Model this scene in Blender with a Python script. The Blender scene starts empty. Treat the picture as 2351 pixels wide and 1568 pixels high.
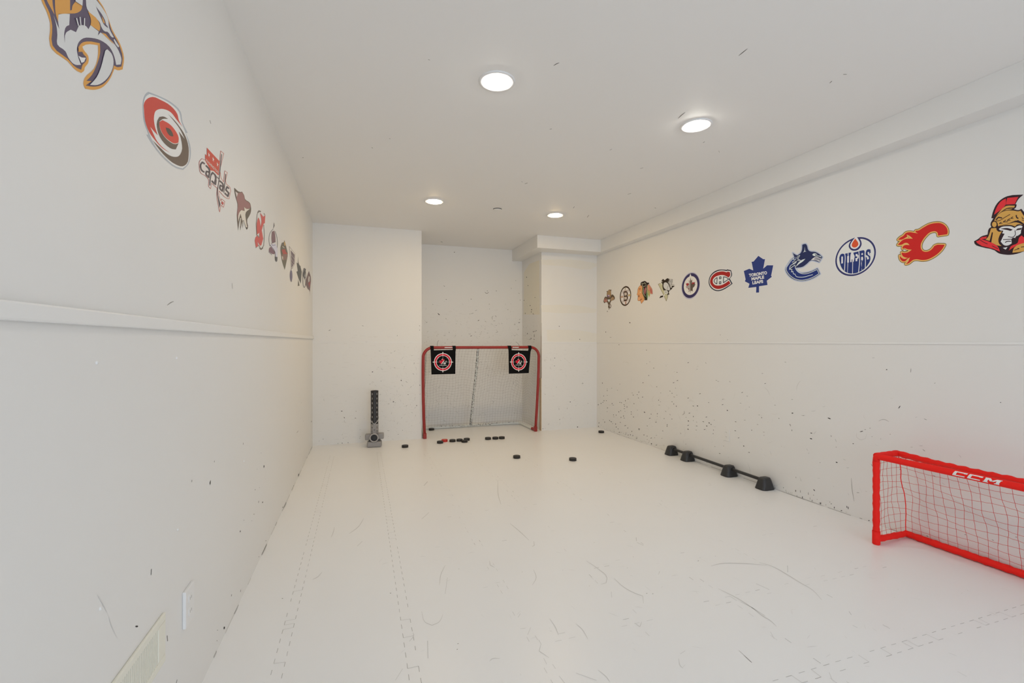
import bpy, math, random
from mathutils import Vector, Matrix
from mathutils.geometry import tessellate_polygon

SC = bpy.context.scene
COL = SC.collection

# ------------------------------------------------------------------ camera
F = 1046.0; CX = 1175.5; HZ = 784.75
YAW = math.radians(18.33); CH = 1.22
S_, C_ = math.sin(YAW), math.cos(YAW)
cam = bpy.data.cameras.new('camera'); camo = bpy.data.objects.new('camera', cam)
COL.objects.link(camo); SC.camera = camo
cam.sensor_width = 36.0; cam.sensor_fit = 'HORIZONTAL'; cam.lens = 36.0*F/2351.0
cam.shift_y = (HZ-784.0)/2351.0
cam.clip_start = 0.02
camo.location = (0, 0, CH); camo.rotation_euler = (math.pi/2, 0, -YAW)

# ------------------------------------------------------------------ light, exposure
SC.view_settings.view_transform = 'Standard'; SC.view_settings.look = 'None'
SC.view_settings.exposure = 0.0; SC.view_settings.gamma = 1.0
SC.view_settings.use_curve_mapping = False
SC.cycles.max_bounces = 14; SC.cycles.diffuse_bounces = 8; SC.cycles.glossy_bounces = 4
w = bpy.data.worlds.new('world'); SC.world = w; w.use_nodes = True
w.node_tree.nodes['Background'].inputs[0].default_value = (.75, .87, 1, 1)
w.node_tree.nodes['Background'].inputs[1].default_value = 1.0
# (colour, strength) of the far, middle and near pairs of ceiling lamps
LAMPS = [((1, .72, .36), 166.0), ((1, .95, .84), 94.0), ((1, .98, .95), 12.0)]
DAY = ((.86, .965, 1.11), 67.0)
al = bpy.data.lights.new('daylight', 'AREA'); al.shape = 'RECTANGLE'; al.size = 2.4; al.size_y = 2.0
al.energy = DAY[1]; al.color = DAY[0]
ao = bpy.data.objects.new('daylight', al); COL.objects.link(ao)
ao.location = (1.25, -4.38, 1.10); ao.rotation_euler = (math.radians(90), 0, math.pi)
ao.rotation_euler = (math.radians(-90), 0, math.pi)

# ------------------------------------------------------------------ projection
def ray(u, v):
    t = (u-CX)/F
    return Vector((C_*t+S_, -S_*t+C_, -(v-HZ)/F))
ORG = Vector((0, 0, CH))
XL = -0.54; YB = 5.81; ZC = 2.62; YN = 6.60; NX0 = .725; NX1 = 2.352; YR = -4.4
RW0 = 3.30; RWS = -.0166
def xr(y): return RW0+RWS*y
PL = {'left': (Vector((XL, 0, 0)), Vector((1, 0, 0))),
      'right': (Vector((RW0, 0, 0)), Vector((-1, RWS, 0)).normalized()),
      'back': (Vector((0, YB, 0)), Vector((0, -1, 0))),
      'niche': (Vector((0, YN, 0)), Vector((0, -1, 0))),
      'nicher': (Vector((NX1, 0, 0)), Vector((-1, 0, 0))),
      'floor': (Vector((0, 0, 0)), Vector((0, 0, 1))),
      'ceil': (Vector((0, 0, ZC)), Vector((0, 0, -1)))}
def on(pl, u, v, off=0.0):
    p, n = PL[pl] if isinstance(pl, str) else pl
    d = ray(u, v)
    t = (p+n*off-ORG).dot(n)/d.dot(n)
    return ORG+d*t

# ------------------------------------------------------------------ materials
def lin(c): c = c/255.0; return c/12.92 if c <= .04045 else ((c+.055)/1.055)**2.4
def mat(name, col, rough=.5, spec=.5, metal=0, bump=0, bscale=60, emit=None, vary=0, vscale=4):
    m = bpy.data.materials.new(name); m.use_nodes = True
    nt = m.node_tree; b = nt.nodes['Principled BSDF']
    b.inputs['Base Color'].default_value = (*col, 1); b.inputs['Roughness'].default_value = rough
    b.inputs['Specular IOR Level'].default_value = spec; b.inputs['Metallic'].default_value = metal
    if bump or vary:
        tc = nt.nodes.new('ShaderNodeTexCoord')
    if bump:
        n = nt.nodes.new('ShaderNodeTexNoise'); n.inputs['Scale'].default_value = bscale; n.inputs['Detail'].default_value = 4
        bp = nt.nodes.new('ShaderNodeBump'); bp.inputs['Strength'].default_value = bump; bp.inputs['Distance'].default_value = .004
        nt.links.new(tc.outputs['Object'], n.inputs['Vector'])
        nt.links.new(n.outputs['Fac'], bp.inputs['Height']); nt.links.new(bp.outputs['Normal'], b.inputs['Normal'])
    if vary:
        n = nt.nodes.new('ShaderNodeTexNoise'); n.inputs['Scale'].default_value = vscale; n.inputs['Detail'].default_value = 5
        mx = nt.nodes.new('ShaderNodeMix'); mx.data_type = 'RGBA'
        mx.inputs[6].default_value = (*[c*(1-vary) for c in col], 1); mx.inputs[7].default_value = (*[min(1, c*(1+vary)) for c in col], 1)
        nt.links.new(tc.outputs['Object'], n.inputs['Vector']); nt.links.new(n.outputs['Fac'], mx.inputs[0])
        nt.links.new(mx.outputs[2], b.inputs['Base Color'])
    if emit:
        b.inputs['Emission Color'].default_value = (*emit[0], 1); b.inputs['Emission Strength'].default_value = emit[1]
    return m
WA = (.80, .795, .78)
M = {}
M['wall'] = mat('white_wall_paint', WA, .5, .35, bump=.06, bscale=25, vary=.012, vscale=1.3)
M['ceil'] = mat('white_ceiling_paint', (.84, .83, .815), .6, .3, bump=.04, bscale=30)
M['floor'] = mat('white_synthetic_ice', (.85, .855, .86), .34, .45, bump=.05, bscale=9, vary=.015, vscale=2.5)
M['mark'] = mat('black_rubber_mark', (.035, .032, .03), .7, .2)
M['markg'] = mat('grey_rubber_scuff', (.27, .26, .24), .7, .2)
M['markf'] = mat('faint_scuff', (.47, .46, .44), .6, .3)
M['markff'] = mat('very_faint_scuff', (.67, .66, .64), .6, .3)
M['fl1'] = mat('floor_scuff', (.66, .66, .65), .5, .3); M['fl2'] = mat('faint_floor_scuff', (.765, .765, .76), .5, .3)
M['mw'] = mat('barely_visible_scuff', (.74, .735, .72), .6, .3)
M['fls'] = mat('floor_scratch', (.52, .52, .51), .6, .3)
M['seam'] = mat('panel_seam_dirt', (.44, .43, .41), .8, .2)
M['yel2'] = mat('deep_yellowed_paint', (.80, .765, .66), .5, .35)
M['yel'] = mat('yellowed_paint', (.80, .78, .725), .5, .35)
M['white'] = mat('white_plastic', (.80, .80, .80), .35, .5)
M['trim'] = mat('white_trim_paint', (.82, .82, .81), .4, .4)
M['cream'] = mat('cream_metal', (.80, .79, .70), .45, .4)
M['slot'] = mat('dark_slot', (.30, .30, .26), .8, .2)
M['wood'] = mat('raw_plywood_edge', (.62, .49, .34), .8, .2, vary=.2, vscale=30)
M['woodd'] = mat('dirty_wood_edge', (.28, .21, .14), .9, .1, vary=.3, vscale=40)
M['red'] = mat('red_painted_steel', (.31, .017, .013), .38, .5, vary=.22, vscale=9)
M['redpad'] = mat('red_fabric_sleeve', (.88, .020, .014), .7, .2, bump=.5, bscale=50)
M['redcord'] = mat('red_net_cord', (.62, .05, .04), .7, .2)
M['cord'] = mat('grey_net_cord', (.33, .31, .28), .8, .2)
M['black'] = mat('black_rubber', (.022, .02, .018), .5, .4, bump=.1, bscale=80)
M['blackp'] = mat('black_plastic', (.028, .028, .03), .42, .45)
M['blackf'] = mat('black_fabric', (.008, .008, .009), .9, .1)
M['greyp'] = mat('grey_plastic', (.30, .29, .29), .45, .5, vary=.1, vscale=30)
M['greyl'] = mat('light_grey_plastic', (.42, .41, .41), .4, .5)
M['greyd'] = mat('dark_grey_plastic_and_gap_shade', (.08, .08, .08), .5, .4)
M['redpuck'] = mat('red_rubber', (.55, .03, .025), .5, .4)
M['orange'] = mat('orange_print', (.75, .25, .12), .5, .4)
M['padw'] = mat('scuffed_white_padding', (.70, .72, .70), .6, .3, vary=.15, vscale=20)
for _i in range(3): M['lens%d' % _i] = mat('lit_lamp_lens', (.9, .9, .9), .4, .3, emit=LAMPS[_i])
_dc = {}
def DC(rgb, wall=(192, 186, 178)):
    k = (rgb, wall)
    if k not in _dc:
        if max(rgb)-min(rgb) > 60: wall = tuple(x*1.06 for x in wall)
        c = [min(.86, max(.004, .79*lin(a)/lin(b)-.02)) for a, b in zip(rgb, wall)]
        _dc[k] = mat('vinyl_%d' % len(_dc), c, .55, .3)
    return _dc[k]

# ------------------------------------------------------------------ mesh builder
class MB:
    def __init__(s): s.v = []; s.f = []; s.m = []; s.mats = []
    def mi(s, m):
        if isinstance(m, str): m = M[m]
        if m not in s.mats: s.mats.append(m)
        return s.mats.index(m)
    def add(s, vs, fs, m):
        o = len(s.v); k = s.mi(m)
        s.v += [tuple(v) for v in vs]
        for f in fs: s.f.append([i+o for i in f]); s.m.append(k)
    def box(s, a, b, m, T=None):
        x0, y0, z0 = a; x1, y1, z1 = b
        vs = [Vector(p) for p in ((x0, y0, z0), (x1, y0, z0), (x1, y1, z0), (x0, y1, z0), (x0, y0, z1), (x1, y0, z1), (x1, y1, z1), (x0, y1, z1))]
        if T: vs = [T @ v for v in vs]
        s.add(vs, [(0, 3, 2, 1), (4, 5, 6, 7), (0, 1, 5, 4), (1, 2, 6, 5), (2, 3, 7, 6), (3, 0, 4, 7)], m)
    def prism(s, pts, z0, z1, m, T=None):
        n = len(pts)
        vs = [Vector((p[0], p[1], z0)) for p in pts]+[Vector((p[0], p[1], z1)) for p in pts]
        if T: vs = [T @ v for v in vs]
        s.add(vs, [tuple(range(n-1, -1, -1)), tuple(range(n, 2*n))]+[(i, (i+1) % n, (i+1) % n+n, i+n) for i in range(n)], m)
    def tube(s, pts, r, m, n=10, caps=True, rf=None):
        pts = [Vector(p) for p in pts]; vs = []; fs = []
        ref = None
        for i, p in enumerate(pts):
            d = (pts[min(i+1, len(pts)-1)]-pts[max(i-1, 0)]).normalized()
            if ref is None:
                ref = Vector((0, 0, 1)) if abs(d.z) < .9 else Vector((1, 0, 0))
            a = (ref-d*ref.dot(d)).normalized(); b = d.cross(a); ref = a
            rr = r if rf is None else r*rf(i, p)
            for k in range(n):
                t = 2*math.pi*k/n
                vs.append(p+(a*math.cos(t)+b*math.sin(t))*rr)
            if i:
                o = (i-1)*n
                fs += [(o+k, o+(k+1) % n, o+n+(k+1) % n, o+n+k) for k in range(n)]
        if caps:
            fs.append(tuple(range(n-1, -1, -1))); o = (len(pts)-1)*n; fs.append(tuple(range(o, o+n)))
        s.add(vs, fs, m)
    def lathe(s, prof, m, n=32, T=None, close=True):
        vs = []; fs = []
        for r, z in prof:
            for k in range(n):
                t = 2*math.pi*k/n; v = Vector((r*math.cos(t), r*math.sin(t), z)); vs.append(T @ v if T else v)
        for i in range(len(prof)-1):
            o = i*n
            fs += [(o+k, o+(k+1) % n, o+n+(k+1) % n, o+n+k) for k in range(n)]
        if close:
            fs.append(tuple(range(n-1, -1, -1))); o = (len(prof)-1)*n; fs.append(tuple(range(o, o+n)))
        s.add(vs, fs, m)
    def build(s, name, parent=None, smooth=False, label=None):
        me = bpy.data.meshes.new(name); me.from_pydata(s.v, [], s.f)
        for m in s.mats: me.materials.append(m)
        me.polygons.foreach_set('material_index', s.m)
        if smooth: me.polygons.foreach_set('use_smooth', [True]*len(s.f))
        me.update()
        o = bpy.data.objects.new(name, me); COL.objects.link(o)
        if parent:
            o.parent = parent
            o.matrix_parent_inverse = Matrix.Identity(4)
        if label: o['label'] = label
        return o
def bevel(o, w, seg=2):
    b = o.modifiers.new('bevel', 'BEVEL'); b.width = w; b.segments = seg; b.limit_method = 'ANGLE'
    return o
def local(mb, base):
    b = Vector(base); mb.v = [tuple(Vector(v)-b) for v in mb.v]; return mb
def struct(o): o['kind'] = 'structure'; return o
def tag(o, label, cat, group=None):
    o['label'] = label; o['category'] = cat
    if group: o['group'] = group
    return o
def thing(name, label, cat, loc=(0, 0, 0), group=None):
    o = bpy.data.objects.new(name, None); COL.objects.link(o); o.location = loc; o.empty_display_size = .05
    return tag(o, label, cat, group)
def smooth_by_angle(o, ang=40):
    me = o.data
    me.polygons.foreach_set('use_smooth', [True]*len(me.polygons))
    try: me.set_sharp_from_angle(angle=math.radians(ang))
    except Exception: pass
    return o

# flat shapes laid on a surface -------------------------------------------------
def lay_poly(mb, pl, P, polys, m, off, skirt=False):
    loops = [[Vector((x, y, 0)) for x, y in q] for q in polys]
    tris = tessellate_polygon(loops)
    flat = [v for l in loops for v in l]
    vs = [P(v.x, v.y, off) for v in flat]
    fs = [tuple(t) for t in tris]
    if skirt:
        n = len(flat); vs += [P(v.x, v.y, 0.0) for v in flat]
        o = 0
        for l in loops:
            k = len(l)
            fs += [(o+i, o+(i+1) % k, o+(i+1) % k+n, o+i+n) for i in range(k)]; o += k
    mb.add(vs, fs, m)
def stroke_polys(pts, wd, closed=False, joins=True):
    out = []
    if closed: pts = list(pts)+[pts[0]]
    for (a, b) in zip(pts[:-1], pts[1:]):
        dx, dy = b[0]-a[0], b[1]-a[1]; L = math.hypot(dx, dy) or 1e-6
        nx, ny = -dy/L*wd/2, dx/L*wd/2
        out.append([(a[0]+nx, a[1]+ny), (b[0]+nx, b[1]+ny), (b[0]-nx, b[1]-ny), (a[0]-nx, a[1]-ny)])
    if joins:
        for i, p in enumerate(pts):
            if 0 < i < len(pts)-1 or closed:
                out.append([(p[0]+wd/2*math.cos(t*math.pi/4), p[1]+wd/2*math.sin(t*math.pi/4)) for t in range(8)])
    return out
class EL(list): pass
def ell(cx, cy, rx, ry, k=0, n=48):
    b = math.sqrt(max(ry*ry-k*k, 1))
    return EL([(cx+rx*math.cos(2*math.pi*i/n), cy+k*math.cos(2*math.pi*i/n)-b*math.sin(2*math.pi*i/n)) for i in range(n)])
def catmull(p, closed=True, n=4):
    out = []; N = len(p)
    rng = range(N) if closed else range(N-1)
    for i in rng:
        p0, p1, p2, p3 = (p[(i-1) % N], p[i], p[(i+1) % N], p[(i+2) % N]) if closed else (p[max(i-1, 0)], p[i], p[i+1], p[min(i+2, N-1)])
        # keep sharp corners: skip smoothing when the turn is strong
        def turn(a, b, c):
            v1 = (b[0]-a[0], b[1]-a[1]); v2 = (c[0]-b[0], c[1]-b[1])
            l = math.hypot(*v1)*math.hypot(*v2)
            return (v1[0]*v2[0]+v1[1]*v2[1])/l if l else 1
        s1 = turn(p0, p1, p2) > .6; s2 = turn(p1, p2, p3) > .6
        L = math.hypot(p2[0]-p1[0], p2[1]-p1[1])
        def tan(a, b, c):
            la = math.hypot(b[0]-a[0], b[1]-a[1]) or 1; lc = math.hypot(c[0]-b[0], c[1]-b[1]) or 1
            x = (b[0]-a[0])/la/la+(c[0]-b[0])/lc/lc; y = (b[1]-a[1])/la/la+(c[1]-b[1])/lc/lc; h = math.hypot(x, y) or 1
            return (x/h*L, y/h*L)
        m1 = tan(p0, p1, p2) if s1 else (p2[0]-p1[0], p2[1]-p1[1])
        m2 = tan(p1, p2, p3) if s2 else (p2[0]-p1[0], p2[1]-p1[1])
        for j in range(n):
            t = j/n; a = 2*t**3-3*t*t+1; b = t**3-2*t*t+t; c = -2*t**3+3*t*t; d = t**3-t*t
            out.append((a*p1[0]+b*m1[0]+c*p2[0]+d*m2[0], a*p1[1]+b*m1[1]+c*p2[1]+d*m2[1]))
    if not closed: out.append(p[-1])
    return out
def text_tris(s, offset=0.02):
    cu = bpy.data.curves.new('t', 'FONT'); cu.body = s; cu.offset = offset; cu.resolution_u = 3; cu.fill_mode = 'FRONT'
    ob = bpy.data.objects.new('t', cu); COL.objects.link(ob)
    dg = bpy.context.evaluated_depsgraph_get(); ev = ob.evaluated_get(dg); me = ev.to_mesh()
    vs = [v.co.copy() for v in me.vertices]; fs = [tuple(p.vertices) for p in me.polygons]
    ev.to_mesh_clear(); bpy.data.objects.remove(ob); bpy.data.curves.remove(cu)
    x0 = min(v.x for v in vs); x1 = max(v.x for v in vs); y1 = max(v.y for v in vs); y0 = min(v.y for v in vs)
    return [((v.x-x0)/(x1-x0), (v.y-y0)/(y1-y0)) for v in vs], fs
class Decal:
    def __init__(s, pl, x0, y0, sc, wall=(192, 186, 178)):
        s.pl = pl; s.x0 = x0; s.y0 = y0; s.sc = sc; s.wall = wall; s.mb = MB(); s.L = 0
        s.first = True
    def P(s, x, y, off): return on(s.pl, s.x0+x/s.sc, s.y0+y/s.sc, off)
    def off(s): s.L += 1; return .0005+.00012*s.L
    def c(s, col): return DC(col, s.wall) if isinstance(col, tuple) else M[col]
    def poly(s, col, pts, *holes, sm=True):
        if sm and not isinstance(pts, EL) and len(pts) > 5: pts = catmull(pts, True, 3)
        lay_poly(s.mb, s.pl, s.P, [pts]+list(holes), s.c(col), s.off(), skirt=s.first); s.first = False
        return s
    def stroke(s, col, wd, *lines, closed=False, sm=True):
        o = s.off(); k = 0
        for l in lines:
            if sm and not isinstance(l, EL) and len(l) > 2: l = catmull(list(l), closed, 3)
            for q in stroke_polys(l, wd, closed):
                lay_poly(s.mb, s.pl, s.P, [q], s.c(col), o+.000004*(k % 20)); k += 1
        return s
    def text(s, col, t, p0, p1, up, offset=.02):
        v, f = text_tris(t, offset); o = s.off()
        vs = [s.P(p0[0]+(p1[0]-p0[0])*x+up[0]*y, p0[1]+(p1[1]-p0[1])*x+up[1]*y, o) for x, y in v]
        s.mb.add(vs, f, s.c(col)); return s
    def done(s, name, label, cat, group=None):
        vs = s.mb.v; c = Vector([sum(v[i] for v in vs)/len(vs) for i in range(3)])
        local(s.mb, c); o = s.mb.build(name); o.location = c
        return tag(o, label, cat, group)

# marks on a surface --------------------------------------------------------------
class Marks:
    def __init__(s, mb): s.mb = mb
    def lens(s, pl, u, v, w, h, ang, m, off=.0006):
        a = math.radians(ang); q = []
        for x, y in ((-1, 0), (-.5, .8), (.4, .9), (1, 0), (.5, -.8), (-.4, -.7)):
            X = x*w/2; Y = y*h/2
            q.append(on(pl, u+X*math.cos(a)-Y*math.sin(a), v+X*math.sin(a)+Y*math.cos(a), off))
        s.mb.add(q, [tuple(range(6))], m)
    def line(s, pl, pts, wd, m, off=.0006):
        pts = catmull(pts, False, 4) if len(pts) > 2 else pts
        n = len(pts)
        vs = []
        for i, p in enumerate(pts):
            a = pts[max(i-1, 0)]; b = pts[min(i+1, n-1)]
            dx, dy = b[0]-a[0], b[1]-a[1]; L = math.hypot(dx, dy) or 1
            tp = wd/2*(.35+.65*math.sin(math.pi*(i+.3)/(n-.4))) if n > 1 else wd/2
            vs += [on(pl, p[0]-dy/L*tp, p[1]+dx/L*tp, off), on(pl, p[0]+dy/L*tp, p[1]-dx/L*tp, off)]
        s.mb.add(vs, [(2*i, 2*i+1, 2*i+3, 2*i+2) for i in range(n-1)], m)
    # marks given in metres on the surface: o origin, a/b in-plane axes
    def arc(s, O, a, b, x, y, r, t0, t1, wd, m, off=.0005):
        n = a.cross(b).normalized(); vs = []; K = 7
        if n.dot(ORG+Vector((.8, 1, 0))-O) < 0: n = -n
        for i in range(K):
            t = t0+(t1-t0)*i/(K-1); ww = wd/2*math.sin(math.pi*(i+.4)/(K-.2))
            for q in (r-ww, r+ww):
                vs.append(O+a*(x+q*math.cos(t))+b*(y+q*math.sin(t))+n*off)
        s.mb.add(vs, [(2*i, 2*i+1, 2*i+3, 2*i+2) for i in range(K-1)], m)
rnd = random.Random(7)

# ================================================================== ROOM
T_ = .12
# floor
mb = MB()
mb.box((XL-.2, YR-.2, -.1), (RW0+.3, YN+.2, 0), 'floor')
mk = Marks(mb)
Xa, Ya = Vector((1, 0, 0)), Vector((0, 1, 0)); O0 = Vector((0, 0, 0))
def seam(x0, y0, dx, dy, length, strong):
    # interlocking tab joint: two rows of short dashes joined by faint slanted edges
    d = Vector((dx, dy, 0)); n = Vector((-dy, dx, 0)); p = Vector((x0, y0, 0)); pitch = .062; k = 0; t = 0
    r = random.Random(int(x0*100+y0*37))
    while t < length:
        for side in (0, 1):
            vis = r.random()
            if vis < strong:
                a = p+d*(t+side*pitch/2)+n*((side-.5)*.040); L = pitch*(.42+.1*r.random())
                m = 'seam' if vis < strong*(.8 if strong > .9 else .3) else 'fls' if strong > .7 else 'fl1'
                wv = .0009
                mb.add([a-n*wv+Vector((0, 0, .0005)), a+n*wv+Vector((0, 0, .0005)), a+d*L+n*wv+Vector((0, 0, .0005)), a+d*L-n*wv+Vector((0, 0, .0005))], [(0, 1, 2, 3)], m)
                if r.random() < .10*strong:
                    b = p+d*(t+pitch/2+side*pitch/2)+n*((.5-side)*.040); z = Vector((0, 0, .0005)); e = d*.0012
                    mb.add([a+d*L+z-e, a+d*L+z+e, b+z+e, b+z-e], [(0, 1, 2, 3)], 'fl1')
        t += pitch
for x, st in ((-.294, .95), (.185, .97), (.67, .35), (1.155, .25), (1.635, .22), (2.115, .1)):
    seam(x, .9, 0, 1, 4.3, st)
for y, st in ((1.24, .8), (1.725, .42)):
    seam(.75 if y > 1.5 else 1.25, y, 1, 0, 2.0, st)
for y in (2.21, 2.69, 3.17): seam(.2, y, 1, 0, 2.7, .08)
# skate-like scuffs traced on the floor
def cr(x0, y0, s, pts): return [(x0+x/s, y0+y/s) for x, y in pts]
FL = [((1060, 1040, 2.97), [((247, 190), (250, 290), (268, 350)), ((330, 480), (390, 530), (460, 595)), ((492, 600), (495, 630), (480, 638)),
      ((490, 795), (508, 850), (482, 900)), ((850, 735), (930, 790), (990, 850), (985, 885), (950, 895)), ((1040, 855), (1100, 910), (1180, 955), (1235, 975), (1240, 1025)),
      ((1750, 925), (1880, 990), (1990, 1060), (2070, 1110)), ((1480, 1400), (1490, 1450), (1510, 1468)), ((1490, 1370), (1525, 1348)),
      ((400, 1095), (385, 1120)), ((1190, 575), (1192, 600)), ((1195, 610), (1240, 630)), ((1020, 945), (1024, 985)), ((1180, 1160), (1215, 1185), (1228, 1150)),
      ((600, 1130), (640, 1190), (660, 1240)), ((780, 1165), (820, 1200), (862, 1270)), ((1700, 770), (1760, 755), (1900, 752), (2079, 765)),
      ((470, 1190), (450, 1240)), ((500, 1245), (520, 1275)), ((540, 1305), (528, 1350), (595, 1395)), ((560, 1400), (580, 1440)), ((620, 1440), (640, 1470)), ((665, 1520), (700, 1565)),
      ((930, 1480), (990, 1530), (1010, 1560)), ((190, 1420), (205, 1405), (260, 1400)), ((1890, 1345), (1975, 1425)), ((190, 735), (195, 765), (225, 780)), ((780, 1500), (920, 1550))]),
      ((1700, 1200, 3.611), [((160, 330), (260, 360), (380, 425), (500, 500), (600, 560), (675, 640)), ((0, 655), (90, 700), (180, 770), (260, 820), (300, 860)),
      ((250, 905), (278, 960)), ((30, 1100), (95, 1160)), ((735, 1240), (760, 1300)), ((930, 850), (970, 870)), ((900, 735), (920, 765)), ((390, 355), (392, 410)), ((130, 505), (240, 555))]),
      ((470, 1040, 2.97), [((885, 505), (875, 545), (862, 575)), ((1085, 445), (1050, 500), (985, 550)), ((1075, 602), (1040, 635)), ((1520, 195), (1495, 222)),
      ((800, 812), (770, 845), (735, 862)), ((1420, 1225), (1425, 1240), (1395, 1285)), ((1640, 765), (1610, 830), (1600, 900)), ((1655, 850), (1640, 960)),
      ((1480, 1080), (1500, 1150), (1550, 1175), (1600, 1150), (1625, 1100)), ((1520, 1280), (1522, 1400)), ((1350, 1470), (1300, 1550)), ((1530, 405), (1480, 450))])]
for (x0, y0, s), ls in FL:
    for l in ls: mk.line('floor', cr(x0, y0, s, l), 1.5 if len(l) > 2 else 1.2, 'fl1' if len(l) > 2 or rnd.random() < .6 else 'fls')
for u, v in ((1262, 957), (1303, 960), (1613, 735), (1625, 713), (1730, 703), (903, 610), (872, 906), (413, 811), (690, 798), (1170, 708), (1130, 784)):
    mk.lens('floor', 1060+u/2.97, 1040+v/2.97, 3, 1.3, -20, 'markg' if u in (1262, 1303, 1613) else 'fl1')
for u, v in ((1727, 1300), (1722, 1338), (1267, 955), (530, 991), (1733, 790)): mk.lens('floor', 470+u/2.97, 1040+v/2.97, 3.5, 1.6, -10, 'markg' if u != 1733 else 'fl1')
for i in range(420):
    x = rnd.uniform(.2, 3.1); y = rnd.uniform(1.0, 5.5)
    if rnd.random() < (y-1.2)/6: continue
    L = rnd.uniform(.01, .05); t = rnd.gauss(.9, 1.0); R = rnd.uniform(.03, .4)
    mk.arc(O0, Xa, Ya, x, y, R, t, t+L/R, rnd.uniform(.001, .0025), 'fl2' if rnd.random() < .7 else 'fl1')
struct(mb.build('floor'))

# ceiling
mb = MB(); mb.box((XL-.2, YR-.2, ZC), (RW0+.3, YN+.2, ZC+.1), 'ceil'); mk = Marks(mb)
CM = [((1271, 151), (1277, 147), (1284, 144)), ((1696, 128), (1706, 120), (1716, 112)), ((1557, 272), (1564, 265), (1573, 258)), ((1905, 191), (1910, 186)), ((1205, 422), (1211, 420)),
      ((1262, 297), (1267, 296)), ((1316, 478), (1319, 474)), ((1348, 499), (1352, 494)), ((1614, 328), (1618, 325)), ((983, 137), (987, 138)), ((1936, 171), (1944, 171)),
      ((853, 339), (856, 340)), ((694, 362), (697, 362)), ((1503, 477), (1506, 478)), ((1012, 555), (1016, 556)), ((894, 318), (896, 319))]
for l in CM: mk.line('ceil', l, 1.3, 'mark' if len(l) == 3 or l[0][0] in (1905,) else 'markg')
for l in (((1400, 345), (1405, 342)), ((1470, 387), (1477, 385)), ((1441, 446), (1449, 444)), ((1650, 346), (1652, 350)), ((1197, 417), (1200, 418))): mk.line('ceil', l, 1.4, 'markf')
struct(mb.build('ceiling'))

# left wall
mb = MB(); mb.box((XL-T_, YR-.1, 0), (XL, YB+T_, ZC), 'wall'); mk = Marks(mb)
LM = [(38, 200, 6, 30), (405, 92, 5, 18), (344, 250, 5, 8), (368, 333, 4, 18), (395, 336, 6, 12), (336, 417, 6, 7), (243, 534, 6, 14), (606, 225, 4, 14), (268, 458, 4, 6), (322, 462, 4, 5),
      (417, 598, 6, 7), (134, 1192, 10, 20), (87, 1208, 5, 8), (84, 1280, 5, 8), (183, 970, 4, 18), (245, 940, 4, 20), (640, 150, 5, 24), (532, 370, 6, 8), (370, 707, 4, 8)]
for x, y, w_, h_ in LM: mk.lens('left', 470+x/2.97, 1040+y/2.97, h_/2.97, w_/2.97, 100, 'mark' if h_ > 11 and w_ > 4 else 'markg')
for x, y, h_ in ((1221, 97, 6), (1241, 262, 5), (1313, 265, 16), (861, 548, 8), (826, 693, 6), (1188, 358, 30), (885, 668, 24), (700, 465, 20), (404, 817, 42), (440, 625, 20), (238, 800, 24), (845, 860, 9)):
    mk.lens('left', 380+x/3.92, 900+y/3.92, h_/3.92, 1.3, 95 if h_ != 30 else 125, 'markg' if h_ > 11 and h_ != 30 else 'markf')
mk.lens('left', 314, 1438, 7, 4.5, 0, 'mark')
mk.line('left', ((224, 1365), (236, 1385), (246, 1405)), 2.6, 'mw'); mk.line('left', ((250, 1415), (256, 1435), (270, 1465)), 1.6, 'mw'); mk.line('left', ((384, 701), (392, 695), (399, 692)), 1.5, 'markg')
mk.line('left', ((482, 276), (484, 284)), 1.4, 'markg'); mk.line('left', ((348, 1306), (347, 1320)), 1.2, 'markg')
mk.line('left', ((348, 1306), (347, 1320)), 1.2, 'markg'); mk.line('left', ((407, 1560), (404, 1572)), 1.4, 'markg'); mk.line('left', ((384, 1459), (385, 1472)), 1.8, 'markg')
mk.line('left', ((533, 650), (534, 663)), 1.2, 'markf')
for u, v in ((222, 833), (405, 822), (230, 1397), (560, 1059), (408, 1216)):    # small dents that catch the light
    c = on('left', u, v); T = Matrix.Translation(c) @ Matrix.Rotation(math.pi/2, 4, 'Y')
    mb.lathe([(.0045, 0), (.0035, .002), (.002, .003), (.0005, .0032)], 'wall', n=10, T=T, close=False)
for i in range(60):
    y = 5.8-abs(rnd.gauss(0, 1.6)); z = rnd.uniform(.02, .9)
    if y > 1.8: mk.arc(Vector((XL, 0, 0)), Vector((0, 1, 0)), Vector((0, 0, 1)), y, z, .02, rnd.uniform(0, 6), rnd.uniform(6.2, 7), .0018, 'markff')
for i in range(26):
    y = rnd.uniform(1.6, 5.7); L = rnd.uniform(.03, .2)
    mb.box((XL, y, .001), (XL+.0015, y+L, rnd.uniform(.003, .007)), 'markf' if rnd.random() < .5 else 'markff')
struct(mb.build('wall_left'))

# right wall (very slightly out of square)
mb = MB()
y0, y1 = YR-.1, YN+.12
mb.add([(xr(y0), y0, 0), (xr(y1), y1, 0), (xr(y1)+T_, y1, 0), (xr(y0)+T_, y0, 0), (xr(y0), y0, ZC), (xr(y1), y1, ZC), (xr(y1)+T_, y1, ZC), (xr(y0)+T_, y0, ZC)],
       [(0, 1, 2, 3), (4, 7, 6, 5), (0, 4, 5, 1), (1, 5, 6, 2), (2, 6, 7, 3), (3, 7, 4, 0)], 'wall')
mk = Marks(mb)
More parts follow.
